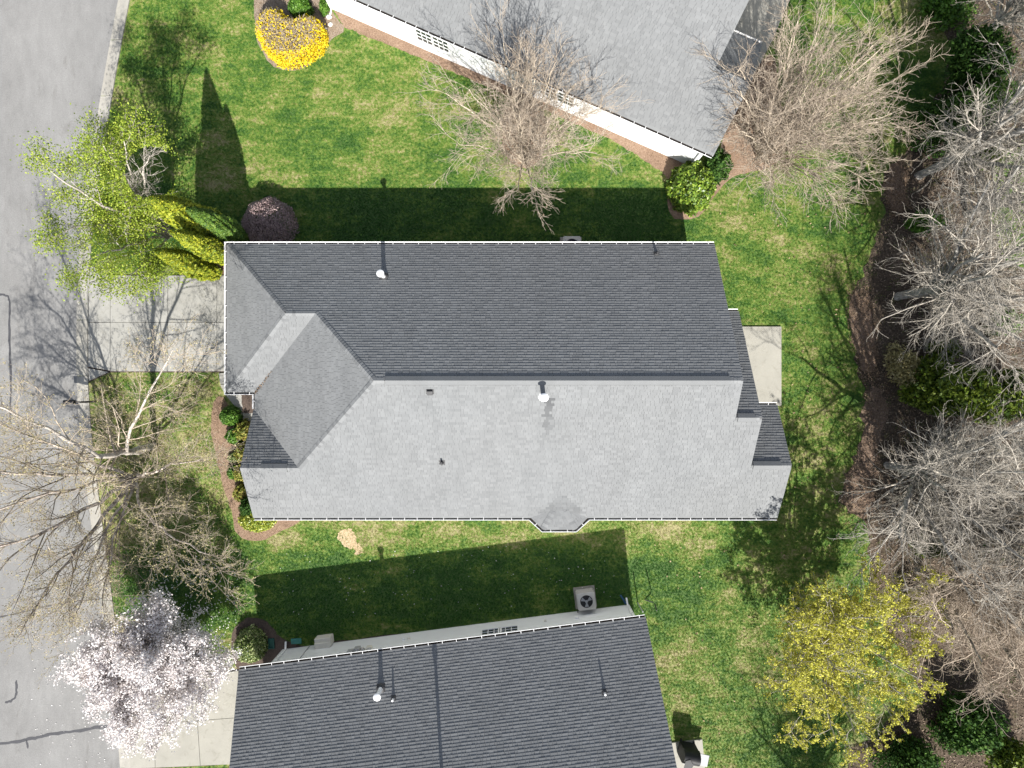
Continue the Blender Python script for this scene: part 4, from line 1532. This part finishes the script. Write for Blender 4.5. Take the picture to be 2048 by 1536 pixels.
# two birches at the street
lvb2 = [dict(k=13, t0=.3, ang=.5, L=3.1, wob=.13, rmul=.50, rmax=.05, n=8, sides=5), dict(k=8, t0=.12, ang=.7, L=1.2, wob=.2, rmul=.5, rmin=.007, n=5, sides=4), dict(k=7, t0=.15, ang=.7, L=.5, wob=.25, rmul=.55, rmin=.0045, n=4, sides=3, lift=-.06)]
lvb = [dict(k=15, t0=.26, ang=.7, L=2.6, wob=.14, rmul=.40, rmax=.045, n=7, sides=5), dict(k=8, t0=.12, ang=.7, L=1.25, wob=.2, rmul=.5, rmin=.007, n=5, sides=4), dict(k=7, t0=.15, ang=.7, L=.55, wob=.25, rmul=.55, rmin=.0045, n=4, sides=3, lift=-.06)]
A_ = [limb(w) for w in (
    [(310, 892, 0), (262, 905, 3.0), (198, 920, 7.2), (130, 870, 9), (44, 835, 11), (-40, 800, 12.5)],
    [(310, 893, .05), (264, 905, 2.9), (240, 910, 4.2), (255, 880, 5.0), (274, 828, 5.9), (318, 752, 7.4), (345, 700, 8.2)])]
tree('birch_tree', G(308, 892), A_, [.18, .12], 'pale-barked birch with one white limb reaching toward the driveway', 'tree', 'birches by the street', 31, (M['bark_white'], M['twig_tan'], M['twig_tan']), lvb,
     [dict(n=5000, size=.034, mat=M['lf_catkin'], jit=.05)], tend=.05, wig=.07)
B_ = [limb(w) for w in (
    [(272, 955, 0), (215, 950, 2.2), (120, 948, 4.4), (0, 946, 6.4), (-120, 944, 8)],
    [(272, 956, 0), (218, 962, 2.2), (110, 985, 4.6), (-10, 1020, 6.6), (-120, 1050, 8)],
    [(270, 953, 0), (222, 938, 2.1), (130, 900, 4.3), (30, 860, 6.4), (-90, 810, 8.2)],
    [(272, 957, 0), (226, 985, 2.1), (120, 1050, 4.3), (0, 1093, 6.2), (-120, 1140, 7.8)],
    [(273, 958, 0), (232, 1000, 2.0), (150, 1100, 4.2), (80, 1195, 6.4), (40, 1270, 7.8)],
    [(274, 958, 0), (242, 1005, 2.0), (195, 1100, 4.2), (150, 1230, 6.6)],
    [(275, 958, 0), (252, 1000, 1.8), (222, 1100, 4.0), (205, 1212, 6.2)],
    [(276, 955, 0), (282, 950, 1.8), (310, 940, 3.4), (350, 927, 4.8), (405, 918, 6.0)],
    [(275, 957, 0), (272, 985, 2.2), (290, 1030, 4.2), (330, 1065, 6.3), (385, 1095, 8), (420, 1110, 8.8)])]
tree('birch_tree', G(272, 955), B_, [.125, .10, .10, .13, .12, .09, .08, .09, .08], 'wide multi-stemmed birch with dark limbs spreading over the street', 'tree', 'birches by the street', 32, (M['bark_birch'], M['twig_birch'], M['twig_tan']), lvb2,
     [dict(n=19000, size=.034, mat=M['lf_catkin'], jit=.06)], tend=.05, wig=.06)
# leafing birch upper left


def GREY(c):   # the fork on the north-east side is still bare
    k = F / (H - c[:, 2])
    return ~((np.hypot(c[:, 0] * k + 1024 - 302, 768 - c[:, 1] * k - 345) < 52) & (c[:, 2] > 2.5))



C_ = [limb(w) for w in (
    [(344, 468, 0), (310, 440, 2.2), (262, 370, 4.8), (222, 318, 6.6), (205, 288, 7.6)],
    [(344, 469, 0), (300, 450, 2.6), (240, 425, 5), (185, 402, 6.4), (135, 365, 7.6), (108, 348, 8.2)],
    [(343, 470, 0), (300, 462, 2.5), (230, 450, 4.8), (168, 447, 5.8), (130, 462, 6.8)],
    [(343, 470, 0), (310, 475, 2.0), (260, 490, 4.0), (200, 510, 5.6), (160, 530, 6.4)],
    [(344, 470, 0), (322, 490, 1.8), (292, 520, 3.4), (262, 550, 4.6)],
    [(345, 467, 0), (322, 430, 2.0), (290, 390, 4.0), (282, 345, 6.0), (300, 310, 7.4)],
    [(345, 467, 0), (318, 436, 2.2), (272, 385, 4.4), (252, 318, 6.4), (248, 282, 7.2)])]
tree('birch_tree', G(344, 468), C_, [.12, .13, .11, .09, .08, .09, .09], 'leafing light green birch beside the golden conifers', 'tree', 'birches by the street', 33, (M['bark_white'], M['bark_white'], M['twig_grey']),
     [dict(k=8, t0=.3, ang=.8, L=1.7, wob=.16, rmul=.42, rmax=.04, n=6, sides=5), dict(k=7, t0=.15, ang=.7, L=.85, wob=.22, rmul=.5, rmin=.009, n=5, sides=4), dict(k=4, t0=.2, ang=.7, L=.35, wob=.25, rmul=.55, rmin=.0065, n=4, sides=3)],
     [dict(n=34000, size=.042, mat=M['lf_spring'], jit=.22, asp=.7, where=GREY), dict(n=12000, size=.045, mat=M['lf_spring'], jit=.35, asp=.7, lev=1, where=GREY)])

# white blossom tree lower left


def round_limbs(base, n, h, rad, seed, trunk=1.3, n0=14, r=(.05, .08)):
    rng = np.random.default_rng(seed)
    b = np.array(base)
    out, rr = [], []
    for i in range(n):
        a = 2 * math.pi * (i + rng.uniform(-.25, .25)) / n
        q = rng.uniform(.35, 1.0)
        e = b + np.array([math.cos(a) * rad * q, math.sin(a) * rad * q, h * (1 - .38 * q * q)])
        m1 = b + np.array([0, 0, trunk]) + rng.normal(0, .04, 3)
        m2 = m1 * .55 + e * .45 + np.array([math.cos(a) * .2, math.sin(a) * .2, .25])
        out.append(poly_res([b + rng.normal(0, .02, 3) * [1, 1, 0], m1, m2, e], n0)); rr.append(rng.uniform(*r))
    return np.array(out), rr


L_, r_ = round_limbs(G(372, 1270), 26, 6.0, 3.4, 14, 1.2)
tree('blossom_tree', G(372, 1270), L_, [x * 1.2 for x in r_], 'white blossoming tree at the mouth of the lower driveway', 'tree', None, 34, (M['bark_dark'], M['bark_dark'], M['bark_dark']),
     [dict(k=8, t0=.3, ang=.7, L=1.5, wob=.18, rmul=.5, rmax=.035, n=6, sides=4), dict(k=7, t0=.15, ang=.7, L=.75, wob=.22, rmul=.5, rmin=.008, n=5, sides=3), dict(k=4, t0=.2, ang=.7, L=.32, wob=.25, rmul=.55, rmin=.006, n=4, sides=3)],
     [dict(n=120000, size=.043, mat=M['fl_white'], jit=.11, asp=.85, name='blossoms')])
# yellow-leafed tree lower right
L_, r_ = round_limbs(G(1596, 1218), 18, 8.0, 4.1, 15, 1.8)
tree('yellow_leafed_tree', G(1596, 1218), L_, [x * 1.25 for x in r_], 'tree with sparse yellow new leaves at the edge of the back lawn', 'tree', None, 35, (M['bark_grey'], M['twig_grey'], M['twig_grey']),
     [dict(k=8, t0=.3, ang=.7, L=1.7, wob=.18, rmul=.5, rmax=.04, n=6, sides=5, lift=.05), dict(k=7, t0=.15, ang=.7, L=.85, wob=.22, rmul=.5, rmin=.009, n=5, sides=4), dict(k=4, t0=.2, ang=.7, L=.35, wob=.25, rmul=.55, rmin=.0065, n=4, sides=3)],
     [dict(n=56000, size=.044, mat=M['lf_yellow'], jit=.045, asp=.7)])

# woodland trees
lvw = [dict(k=10, t0=.25, ang=.85, L=3.0, wob=.15, rmul=.55, rmax=.075, n=7, sides=5), dict(k=8, t0=.15, ang=.75, L=1.35, wob=.2, rmul=.5, rmin=.012, n=6, sides=4), dict(k=6, t0=.15, ang=.65, L=.6, wob=.24, rmul=.6, rmin=.0075, n=5, sides=3)]


def wood_tree(px, py, h, rad, n, seed, label, mats, lean=(0, 0), trunk=3.0, r=(.12, .19), group=WOODG, lv=lvw, leaves=None):
    rng = np.random.default_rng(seed)
    b = np.array(G(px, py))
    out, rr = [], []
    for i in range(n):
        a = 2 * math.pi * (i + rng.uniform(-.25, .25)) / n
        q = rng.uniform(.15, 1.0)
        tz = trunk * rng.uniform(.75, 1.25)
        m1 = b + np.array([lean[0] * tz / h, lean[1] * tz / h, tz]) + rng.normal(0, .06, 3)
        e = b + np.array([lean[0] + math.cos(a) * rad * q, lean[1] + math.sin(a) * rad * q, h * (1 - .3 * q * q)])
        m2 = m1 * .6 + e * .4 + np.array([math.cos(a) * .25, math.sin(a) * .25, .0])
        out.append(poly_res([b + rng.normal(0, .05, 3) * [1, 1, 0], m1, m2, e], 14)); rr.append(rng.uniform(*r))
    return tree('bare_tree', tuple(b), np.array(out), rr, label, 'tree', group, seed, mats, lv, leaves, tend=.16)


gm = (M['bark_grey'], M['twig_grey'], M['twig_grey'])
wood_tree(1838, 352, 11.5, 3.6, 7, 41, 'grey bare tree with a thick trunk leaning out above the upper right lawn strip', gm, (.5, .3), 4.2)
wood_tree(1796, 592, 10.5, 4.7, 13, 42, 'grey bare tree level with the patio of the middle house', gm, (.8, .0), 3.2)
wood_tree(1775, 930, 10.0, 5.0, 14, 43, 'broad grey bare tree below the evergreen mass', gm, (.6, -.3), 2.6)
wood_tree(1930, 95, 10.0, 3.6, 7, 44, 'grey bare tree in the top corner of the woodland', gm, (.3, 0), 3.0)
wood_tree(1835, 1140, 8.5, 3.4, 9, 45, 'brownish bare tree between the broad grey tree and the yellow-leafed tree', (M['bark_grey'], M['twig_rust'], M['twig_rust']), (.8, 0), 2.2)
wood_tree(1880, 1010, 9.0, 3.6, 8, 46, 'grey bare tree rising behind the broad one at the far edge', gm, (.4, -.3), 2.6)
wood_tree(1650, 1660, 8.5, 3.0, 8, 47, 'bare tree at the bottom edge whose shadow crosses the back lawn', gm, (0, -.4), 2.6)
wood_tree(1930, 430, 8.5, 3.2, 5, 48, 'grey bare tree beside the narrow far lawn strip', gm, (.2, .0), 2.6)
wood_tree(1925, 1190, 8.0, 3.4, 8, 49, 'rusty bare tree right of the yellow-leafed tree', (M['bark_grey'], M['twig_rust'], M['twig_rust']), (.3, 0), 2.2)

# ----------------------------------------------------------------------------- shrubs


def dome_pts(rng, n, rx, ry, h, inner=.75, lump=.12, power=1.0, zc=0.0):
    d = rng.normal(size=(n, 3)); d[:, 2] = np.abs(d[:, 2]); d = nrm(d)
    lum = 1 + lump * (np.sin(d[:, 0] * 7 + 1) * np.sin(d[:, 1] * 6 + 2) + .6 * np.sin(d[:, 2] * 11 + d[:, 0] * 9))
    q = rng.uniform(inner, 1.0, n) * lum
    C = d * q[:, None] * np.array([rx, ry, h])
    N = nrm(d / np.array([rx, ry, h]))
    return C, N


def shrub(px, py, rx, ry, h, n, size, mat, label, seed, name='shrub', cat='shrub', group=None, lump=.1, asp=.6, inner=.72, stem=M['bark_dark'], extra=None, rz=0.0, zpx=0.4):
    rng = np.random.default_rng(seed)
    x, y, _ = G(px, py, h * zpx)
    e = empty(name, (x, y, 0), rz, label, cat, group)
    C, N = dome_pts(rng, n, rx, ry, h, inner, lump)
    C[:, 2] += .03
    leaves_ob('foliage', C, size, mat, rng, e, nrm=N * .9, jit=.75, asp=asp)
    m = 26
    a = rng.uniform(0, 2 * np.pi, m); q = rng.uniform(.2, .8, m)
    P0 = np.zeros((m, 3)); P0[:, :2] = rng.normal(0, .05, (m, 2))
    E = np.stack([np.cos(a) * rx * q, np.sin(a) * ry * q, np.full(m, h * .8) * (1 - .4 * q)], -1)
    pts = grow(rng, P0, E, np.linalg.norm(E, axis=1), 5, .12)
    V, Fq = tubes(pts, taper(np.full(m, .018), np.full(m, .006), 5), 4)
    ob('stems', mesh_np('stems', V, [Fq], True, [stem]), e)
    return e


SHR = 'shrubs planted round the houses'
shrub(460, 832, .58, .55, 1.0, 2600, .055, M['lf_box'], 'round dark green ball shrub by the front walk', 51, group=SHR, lump=.05)
shrub(469, 872, .50, .46, .8, 2000, .055, M['lf_box'], 'smaller green shrub just below the round ball', 52, group=SHR)
for i, (px, py, rx, ry, lb) in enumerate(((488, 862, .45, .55, 'topmost yellow red nandina against the front wall'), (487, 905, .42, .55, 'nandina clump beside the small green shrub'), (484, 945, .4, .5, 'nandina clump under the front gable tip'), (482, 985, .36, .5, 'lowest nandina clump before the dark corner'))):
    shrub(px, py, rx, ry, .95, 1500, .06, M['lf_nandina'], lb, 53 + i, 'nandina_shrub', 'shrub', 'nandina shrubs along the front wall', lump=.2)
shrub(468, 945, .38, .40, .6, 1300, .05, M['lf_box'], 'low green shrub halfway along the front bed', 58, group=SHR)
shrub(468, 915, .34, .30, .45, 700, .05, M['lf_vari'], 'greyish sparse shrub between two green ones in the front bed', 59, group=SHR)
shrub(497, 1012, .42, .60, 1.3, 2200, .055, M['lf_dark'], 'dark glossy shrub tucked under the front corner eave', 60, group=SHR)
shrub(512, 1040, 1.0, .68, .95, 5200, .045, M['lf_euon'], 'yellow green rounded hedge shrub at the front corner', 61, group=SHR, lump=.04)
shrub(499, 1292, .86, .95, 1.25, 5200, .05, M['lf_vari'], 'variegated round shrub half in shade beside the lower house', 62, group=SHR, lump=.05)
shrub(1384, 372, 1.25, 1.35, 1.9, 8200, .085, M['lf_laurel'], 'large laurel shrub at the corner of the upper house', 63, group=SHR, lump=.08)
shrub(1436, 330, .75, .85, 1.0, 3000, .075, M['lf_dark'], 'dark ivy-like shrub between the laurel and the house corner', 64, group=SHR, lump=.15)
shrub(600, 14, .62, .58, 1.1, 3000, .065, M['lf_box'], 'bright green bush behind the yellow flowering shrub', 65, group=SHR)
shrub(648, 12, .25, .45, .6, 500, .10, M['lf_box'], 'leafy green clump touching the upper house corner', 66, group=SHR, asp=.3)
shrub(535, 446, 1.4, 1.4, 1.8, 15000, .035, M['lf_red'], 'purple brown dome shrub half under the north eave', 67, group=SHR, lump=.06, inner=.85)
shrub(1385, 1640, .5, .5, .9, 900, .06, M['lf_box'], 'green shrub below the grill pad', 68, group=SHR)
# heart shaped forsythia
rng = np.random.default_rng(70)
x, y, _ = G(578, 75, .9)
fo = empty('flowering_shrub', (x, y, 0), 0, 'heart-shaped shrub edged with yellow flowers in the pale mulch bed', 'shrub', SHR)
hp = smooth_poly([(p[0] - x, p[1] - y) for p in GP([(512, 50), (530, 22), (556, 20), (578, 38), (605, 33), (632, 38), (645, 62), (638, 88), (615, 108), (575, 122), (545, 112), (522, 85)], 1.0)], 6)
hpa = np.array(hp); cen = hpa.mean(0)
N_ = 26000
q = rng.uniform(-2.2, 2.2, (N_, 2)); q = q[inpoly(q, hp)]
dist = np.min(np.linalg.norm(q[:, None, :] - hpa[None, ::2], axis=2), axis=1)
hh = 1.35 * np.minimum(1, .35 + (dist / .42)) ** .5
zz = hh * rng.uniform(.80, 1.03, len(q))
# flowers cling to the rim and the sunny south side
side = np.exp(-(dist / .30) ** 2) + .45 * np.exp(-(dist / .55) ** 2) * (q[:, 1] < cen[1])
fm = rng.uniform(0, 1, len(q)) < np.clip(side, .42, .97)
C3 = np.concatenate([q, zz[:, None]], 1)
leaves_ob('flowers', C3[fm], .05, M['fl_yellow'], rng, fo, asp=.7)
k = int(5200)
t = rng.integers(0, len(hpa), k); zr = rng.uniform(.05, 1.0, k)
rim = np.concatenate([hpa[t] + rng.normal(0, .05, (k, 2)), zr[:, None]], 1)
leaves_ob('flowers', rim, .05, M['fl_yellow'], rng, fo, asp=.7)
nf = C3[~fm]; rng.shuffle(nf)
tw = nf[:int(len(nf) * .55)]
D = rng.normal(size=tw.shape); D[:, 2] = np.abs(D[:, 2]) * .7
pts = grow(rng, tw - nrm(D) * .15, D, np.full(len(tw), .34), 4, .25)
V, Fq = tubes(pts, taper(np.full(len(tw), .010), np.full(len(tw), .006), 4), 3)
ob('twigs', mesh_np('twigs', V, [Fq], True, [M['twig_tan']]), fo, kind='stuff')
fm2 = nf[int(len(nf) * .55):].copy(); fm2[:, 2] *= .85
leaves_ob('leaves', fm2, .045, M['lf_catkin'], rng, fo)


# golden conifers at the garage corner
def thuja(px, py, h, r, seed, label, mat=None):
    rng = np.random.default_rng(seed)
    x, y, _ = G(px, py)
    e = empty('golden_conifer', (x, y, 0), 0, label, 'conifer', 'columnar conifers at the garage corner')
    n = 9000
    t = rng.uniform(0, 1, n) ** .75
    a = rng.uniform(0, 2 * np.pi, n)
    prof = np.sin(np.clip(t * 1.03 + .10, 0, 1.13) * np.pi / 1.13) ** .7 * (1 - .34 * t)
    lum = 1 + .10 * np.sin(a * 5 + t * 9) + .08 * np.sin(a * 11 - t * 23)
    rr = r * prof * lum * rng.uniform(.84, 1.0, n)
    C = np.stack([np.cos(a) * rr, np.sin(a) * rr, t * h + .05], -1)
    N = np.stack([np.cos(a), np.sin(a), np.full(n, .55)], -1)
    leaves_ob('foliage', C, .085, mat or M['lf_thuja'], rng, e, nrm=N * .9, jit=.5, asp=.5)
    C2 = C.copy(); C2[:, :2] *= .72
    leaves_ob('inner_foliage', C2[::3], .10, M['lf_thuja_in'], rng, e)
    MB().tube([(0, 0, 0), (0, 0, h * .85)], [.09, .02], 8).ob('trunk', M['bark_dark'], e)
    return e


thuja(461, 478, 8.4, .98, 71, 'tallest golden conifer, nearest the lawn')
thuja(475, 522, 7.4, .60, 72, 'golden conifer between its two neighbours')
thuja(434, 548, 6.5, .66, 73, 'golden conifer nearest the driveway')
thuja(490, 480, 6.7, .66, 74, 'conifer with shade-darkened foliage between the tallest golden one and the purple shrub', M['lf_thuja_shaded'])  # shade from its neighbours is put into the darker foliage colour

# woodland evergreens


def clump(px, py, rx, ry, h, n, size, mat, label, seed, zb=0.0, cat='evergreen', name='evergreen_bush', group='evergreens in the woodland'):
    rng = np.random.default_rng(seed)
    x, y, _ = G(px, py)
    e = empty(name, (x, y, 0), 0, label, cat, group)
    k = 16
    cc = []
    a = rng.uniform(0, 2 * np.pi, k); q = np.sqrt(rng.uniform(0, 1, k)); tz = rng.uniform(.25, 1, k)
    ctr = np.stack([np.cos(a) * q * rx * .7 * (1.15 - .6 * tz), np.sin(a) * q * ry * .7 * (1.15 - .6 * tz), tz * h * .85], -1)
    for c in ctr:
        m = n // k
        d = nrm(rng.normal(size=(m, 3)))
        cc.append(c + d * rng.uniform(.55, 1.0, (m, 1)) * np.array([rx * .42, ry * .42, h * .2 + .25]))
    C = np.concatenate(cc); C[:, 2] = np.maximum(C[:, 2], .08)
    leaves_ob('foliage', C, size, mat, rng, e, asp=.55)
    st = np.stack([np.zeros(k), np.zeros(k), np.zeros(k)], -1)
    pts = np.stack([st, st + ctr * np.array([.4, .4, .55]), ctr], 1)
    V, Fq = tubes(pts, taper(np.full(k, .06), np.full(k, .015), 3), 5)
    ob('trunk', mesh_np('trunk', V, [Fq], True, [M['bark_dark']]), e)
    return e


clump(1835, 785, 2.2, 1.9, 6.5, 14000, .11, M['lf_cedar'], 'tall yellow green evergreen between two bare grey trees', 81, name='evergreen_tree')
clump(1925, 795, 2.3, 1.9, 6.0, 13000, .11, M['lf_cedar'], 'evergreen behind the tall yellow green one at the far edge', 82, name='evergreen_tree')
clump(1790, 740, 1.0, 1.5, 2.2, 2600, .075, M['lf_catkin'], 'thin olive bush at the woodland edge by the mulch strip', 83)
clump(1890, 165, 2.3, 1.8, 4.2, 11000, .10, M['lf_dark'], 'glossy dark green bush below the top corner tree', 84)
clump(1905, 240, 1.8, 1.5, 4.2, 8000, .09, M['lf_box'], 'bright green bush among the grey limbs', 85)
clump(1850, 270, 1.6, 1.4, 3.0, 6000, .085, M['lf_dark'], 'dark green bush under the thick leaning trunk', 86)
clump(1820, 1195, .9, .8, 1.6, 2200, .06, M['lf_yellow'], 'small yellow shrub behind the yellow-leafed tree', 87)
clump(1905, 1430, 2.2, 1.6, 2.6, 6500, .10, M['lf_dark'], 'dark green undergrowth bush in the bottom corner', 88)
clump(1800, 1500, 2.0, 1.3, 1.8, 4800, .09, M['lf_dark'], 'low dark green bush under the yellow-leafed tree', 89)
clump(1880, 30, 1.6, 1.4, 1.6, 3200, .09, M['lf_box'], 'light green bush at the top edge beside the lawn', 90)
for k_, (px, py, rx, lb) in enumerate(((1835, 455, 1.1, 'low bush in the shade left of the narrow far lawn strip'), (1955, 320, 1.2, 'leafy bush below the thick leaning limb'), (1985, 650, 1.3, 'bush under the limbs level with the patio'), (1840, 1085, 1.0, 'low bush between the broad grey tree and the brownish one'), (1985, 1105, 1.3, 'bush at the far edge under the broad grey tree'), (1870, 700, 1.0, 'bush just above the tall yellow green evergreen'))):
    clump(px, py, rx, rx * .8, 1.5, 2600, .08, M['lf_cedar' if k_ % 2 else 'lf_box'], lb, 160 + k_)
clump(1990, 1500, 1.8, 1.4, 2.2, 4000, .10, M['lf_cedar'], 'olive green bush in the extreme bottom corner', 91)

# ----------------------------------------------------------------------------- grass and litter
rng = np.random.default_rng(90)
sp = 0.165
gx, gy = np.meshgrid(np.arange(-23.5, 31, sp), np.arange(-24, 24, sp))
Q = np.stack([gx.ravel(), gy.ravel()], -1) + rng.uniform(-.07, .07, (gx.size, 2))
# keep off the street and curb
yy_px = 768 - Q[:, 1] * F / H
ylist = np.arange(-600, 2200, 20); cl = np.array([curb_l(v) + 25.5 for v in ylist])
keep = (1024 + Q[:, 0] * F / H) > np.interp(yy_px, ylist, cl) + 3.5


def drop(poly, grow_=0.0, chance=0.0):
    global keep
    p = poly
    if grow_:
        a = np.array(poly); c = a.mean(0)
        p = [tuple(x + (x - c) / np.linalg.norm(x - c) * grow_) for x in a]
    m = inpoly(Q, p)
    if chance: m &= rng.uniform(0, 1, len(Q)) > chance
    keep &= ~m


for pl in (DRIVE_A, DRIVE_B, WALK, PATIO_A, PATIO_B, PATIO_C):
    drop(pl, .09)
for i, pl in enumerate(BEDS):
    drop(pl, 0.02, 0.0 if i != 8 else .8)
jit = Q + rng.normal(0, .28, Q.shape)
mw = inpoly(jit, WOODS)
keep &= ~(mw & (rng.uniform(0, 1, len(Q)) > .10))
for ed in EDGES:
    keep &= ~(inpoly(jit, ed) & (rng.uniform(0, 1, len(Q)) > .08))
drop([(-12.0, -6.0), (12.4, -6.0), (12.4, -1.4), (10.5, -1.4), (10.5, 3.1), (9.3, 3.1), (9.3, 6.3), (-13.3, 6.3), (-13.3, 0), (-12, 0)])
for rt, poly in ((h2, [(U0 + .3, .3), (-.3, .3), (-.3, 5.5), (-2, 5.5), (-2, 13), (U0 + .3, 13)]), (h3, [(U3 + .9, -.3), (-.25, -.3), (-.25, -13), (U3 + .9, -13)])):
    Mx = rt.matrix_basis
    drop([tuple((Mx @ Vector((a, b, 0)))[:2]) for a, b in poly])
# thin, patchy front yard under the birches
px_ = 1024 + Q[:, 0] * F / H; py_ = 768 - Q[:, 1] * F / H
thin = (px_ < 440) & (py_ > 745) & (py_ < 1090)
nz = np.sin(Q[:, 0] * 2.1 + 1) * np.sin(Q[:, 1] * 1.7 + .4) + .6 * np.sin(Q[:, 0] * 4.7) * np.sin(Q[:, 1] * 5.3)
keep &= ~(thin & (nz + rng.normal(0, .4, len(Q)) > .55))
Q = Q[keep]

pm = bpy.data.meshes.new('lawn_grass')
pm.vertices.add(len(Q))
pm.vertices.foreach_set('co', np.concatenate([Q, np.full((len(Q), 1), .004)], 1).astype(np.float32).ravel())
pm.update()
go = ob('lawn_grass', pm, kind='stuff')
tag(go, 'mown green lawn grass with straw-coloured patches between the houses', 'grass')
ng = bpy.data.node_groups.new('grass_scatter', 'GeometryNodeTree')
ng.interface.new_socket('Geometry', in_out='INPUT', socket_type='NodeSocketGeometry')
ng.interface.new_socket('Geometry', in_out='OUTPUT', socket_type='NodeSocketGeometry')
nn = ng.nodes; ln = ng.links
gi = nn.new('NodeGroupInput'); gout = nn.new('NodeGroupOutput')
pts_ = nn.new('GeometryNodePoints'); pts_.inputs['Count'].default_value = 44


def rv_(lo, hi, seed):
    r = nn.new('FunctionNodeRandomValue'); r.data_type = 'FLOAT_VECTOR'
    r.inputs[0].default_value = lo; r.inputs[1].default_value = hi; r.inputs['Seed'].default_value = seed
    return r.outputs[0]


def rf_(lo, hi, seed):
    r = nn.new('FunctionNodeRandomValue'); r.data_type = 'FLOAT'
    r.inputs[2].default_value = lo; r.inputs[3].default_value = hi; r.inputs['Seed'].default_value = seed
    return r.outputs[1]


ln.new(rv_((-.13, -.13, -.01), (.13, .13, .0), 1), pts_.inputs['Position'])
cone = nn.new('GeometryNodeMeshCone'); cone.fill_type = 'NONE'
cone.inputs['Vertices'].default_value = 3; cone.inputs['Radius Top'].default_value = 0.0; cone.inputs['Radius Bottom'].default_value = .0095; cone.inputs['Depth'].default_value = .062
iop = nn.new('GeometryNodeInstanceOnPoints')
ln.new(pts_.outputs[0], iop.inputs['Points']); ln.new(cone.outputs['Mesh'], iop.inputs['Instance'])
ln.new(rv_((-1.2, -1.2, 0), (1.2, 1.2, 6.28), 2), iop.inputs['Rotation']); ln.new(rv_((.7, .7, .55), (1.5, 1.5, 1.15), 3), iop.inputs['Scale'])
sa = nn.new('GeometryNodeStoreNamedAttribute'); sa.data_type = 'FLOAT'; sa.domain = 'INSTANCE'; sa.inputs['Name'].default_value = 'rnd'
vsock = [s for s in sa.inputs if s.name == 'Value' and s.enabled][0]
ln.new(rf_(0, 1, 4), vsock)
ln.new(iop.outputs[0], sa.inputs['Geometry'])
rl = nn.new('GeometryNodeRealizeInstances'); ln.new(sa.outputs[0], rl.inputs[0])
sm_ = nn.new('GeometryNodeSetMaterial'); sm_.inputs['Material'].default_value = M['grass']; ln.new(rl.outputs[0], sm_.inputs['Geometry'])
iop2 = nn.new('GeometryNodeInstanceOnPoints')
m2p = nn.new('GeometryNodeMeshToPoints'); ln.new(gi.outputs[0], m2p.inputs[0])
ln.new(m2p.outputs[0], iop2.inputs['Points']); ln.new(sm_.outputs[0], iop2.inputs['Instance'])
ln.new(rv_((0, 0, 0), (0, 0, 6.28), 5), iop2.inputs['Rotation']); ln.new(rv_((.85, .85, .6), (1.15, 1.15, 1.1), 6), iop2.inputs['Scale'])
ln.new(iop2.outputs[0], gout.inputs[0])
md = go.modifiers.new('scatter', 'NODES'); md.node_group = ng


def scatter(name, poly, n, size, mat, label, cat, z=.03, asp=.5, flat=.8, seed=1):
    r = np.random.default_rng(seed)
    a = np.array(poly); lo, hi = a.min(0), a.max(0)
    lo = np.maximum(lo, [-29, -22]); hi = np.minimum(hi, [31, 22])
    q = r.uniform(lo, hi, (n, 2)); q = q[inpoly(q, poly)]
    C = np.concatenate([q, r.uniform(z, z + .035, (len(q), 1))], 1)
    o = leaves_ob(name, C, size, mat, r, None, flat=flat, asp=asp)
    return tag(o, label, cat)


scatter('leaf_litter', WOODS, 42000, .05, M['lf_litter_dark'], 'dry brown leaves scattered over the woodland floor', 'leaf litter', seed=101)
straw_n = [(0, 9000, 'pale mulch bits in the bed round the yellow flowering shrub'), (1, 9000, 'pine straw along the upper house wall'), (2, 3500, 'mulch chips round the bare vase-shaped tree'), (3, 9000, 'brown leaf scraps in the bed at the upper house corner'), (4, 9000, 'pine straw in the front bed of the middle house')]
for i, n, lb in straw_n:
    scatter('mulch_chips', BEDS[i], n, .035, M['lf_litter'], lb, 'mulch', .025, .22, .8, 110 + i)
scatter('fallen_petals', GP([(300, 1100), (480, 1120), (470, 1330), (430, 1345), (300, 1370)]), 900, .03, M['petal'], 'white petals fallen on the grass by the blossom tree', 'petals', .075, .8, .9, 120)
scatter('fallen_petals', GP([(30, 1150), (230, 1250), (240, 1530), (80, 1530)]), 260, .028, M['petal'], 'white petals fallen on the street under the blossom tree', 'petals', .014, .8, .95, 121)
scatter('leaf_litter', GP([(200, 750), (430, 750), (450, 1000), (470, 1150), (215, 1150), (190, 900)]), 9000, .035, M['lf_litter'], 'brown catkins and leaf scraps under the street birches', 'leaf litter', .05, .35, .7, 122)
for i, ed in enumerate(EDGES):
    scatter('mulch_chips', [tuple(np.array(ed).mean(0) + (np.array(p) - np.array(ed).mean(0)) * 1.25) for p in ed], 2600, .045, M['lf_litter'], ('loose leaf scraps over the mulch patch near the far lawn strip', 'loose leaf scraps over the mulch patch behind the patio', 'loose leaf scraps over the largest reddish mulch patch')[i], 'mulch', .03, .3, .8, 130 + i)
scatter('fallen_leaves', GP([(1420, 400), (1760, 380), (1690, 700), (1690, 1000), (1600, 1500), (1420, 1500), (1300, 1060), (1580, 1050), (1560, 660)]), 900, .05, M['lf_litter'], 'scattered dry brown leaves on the back lawn', 'fallen leaves', .06, .6, .8, 140)
scatter('fallen_petals', GP([(560, 1100), (1250, 1080), (1260, 1190), (560, 1260)]), 160, .025, M['petal'], 'few white petals on the shaded side lawn', 'petals', .07, .8, .9, 141)
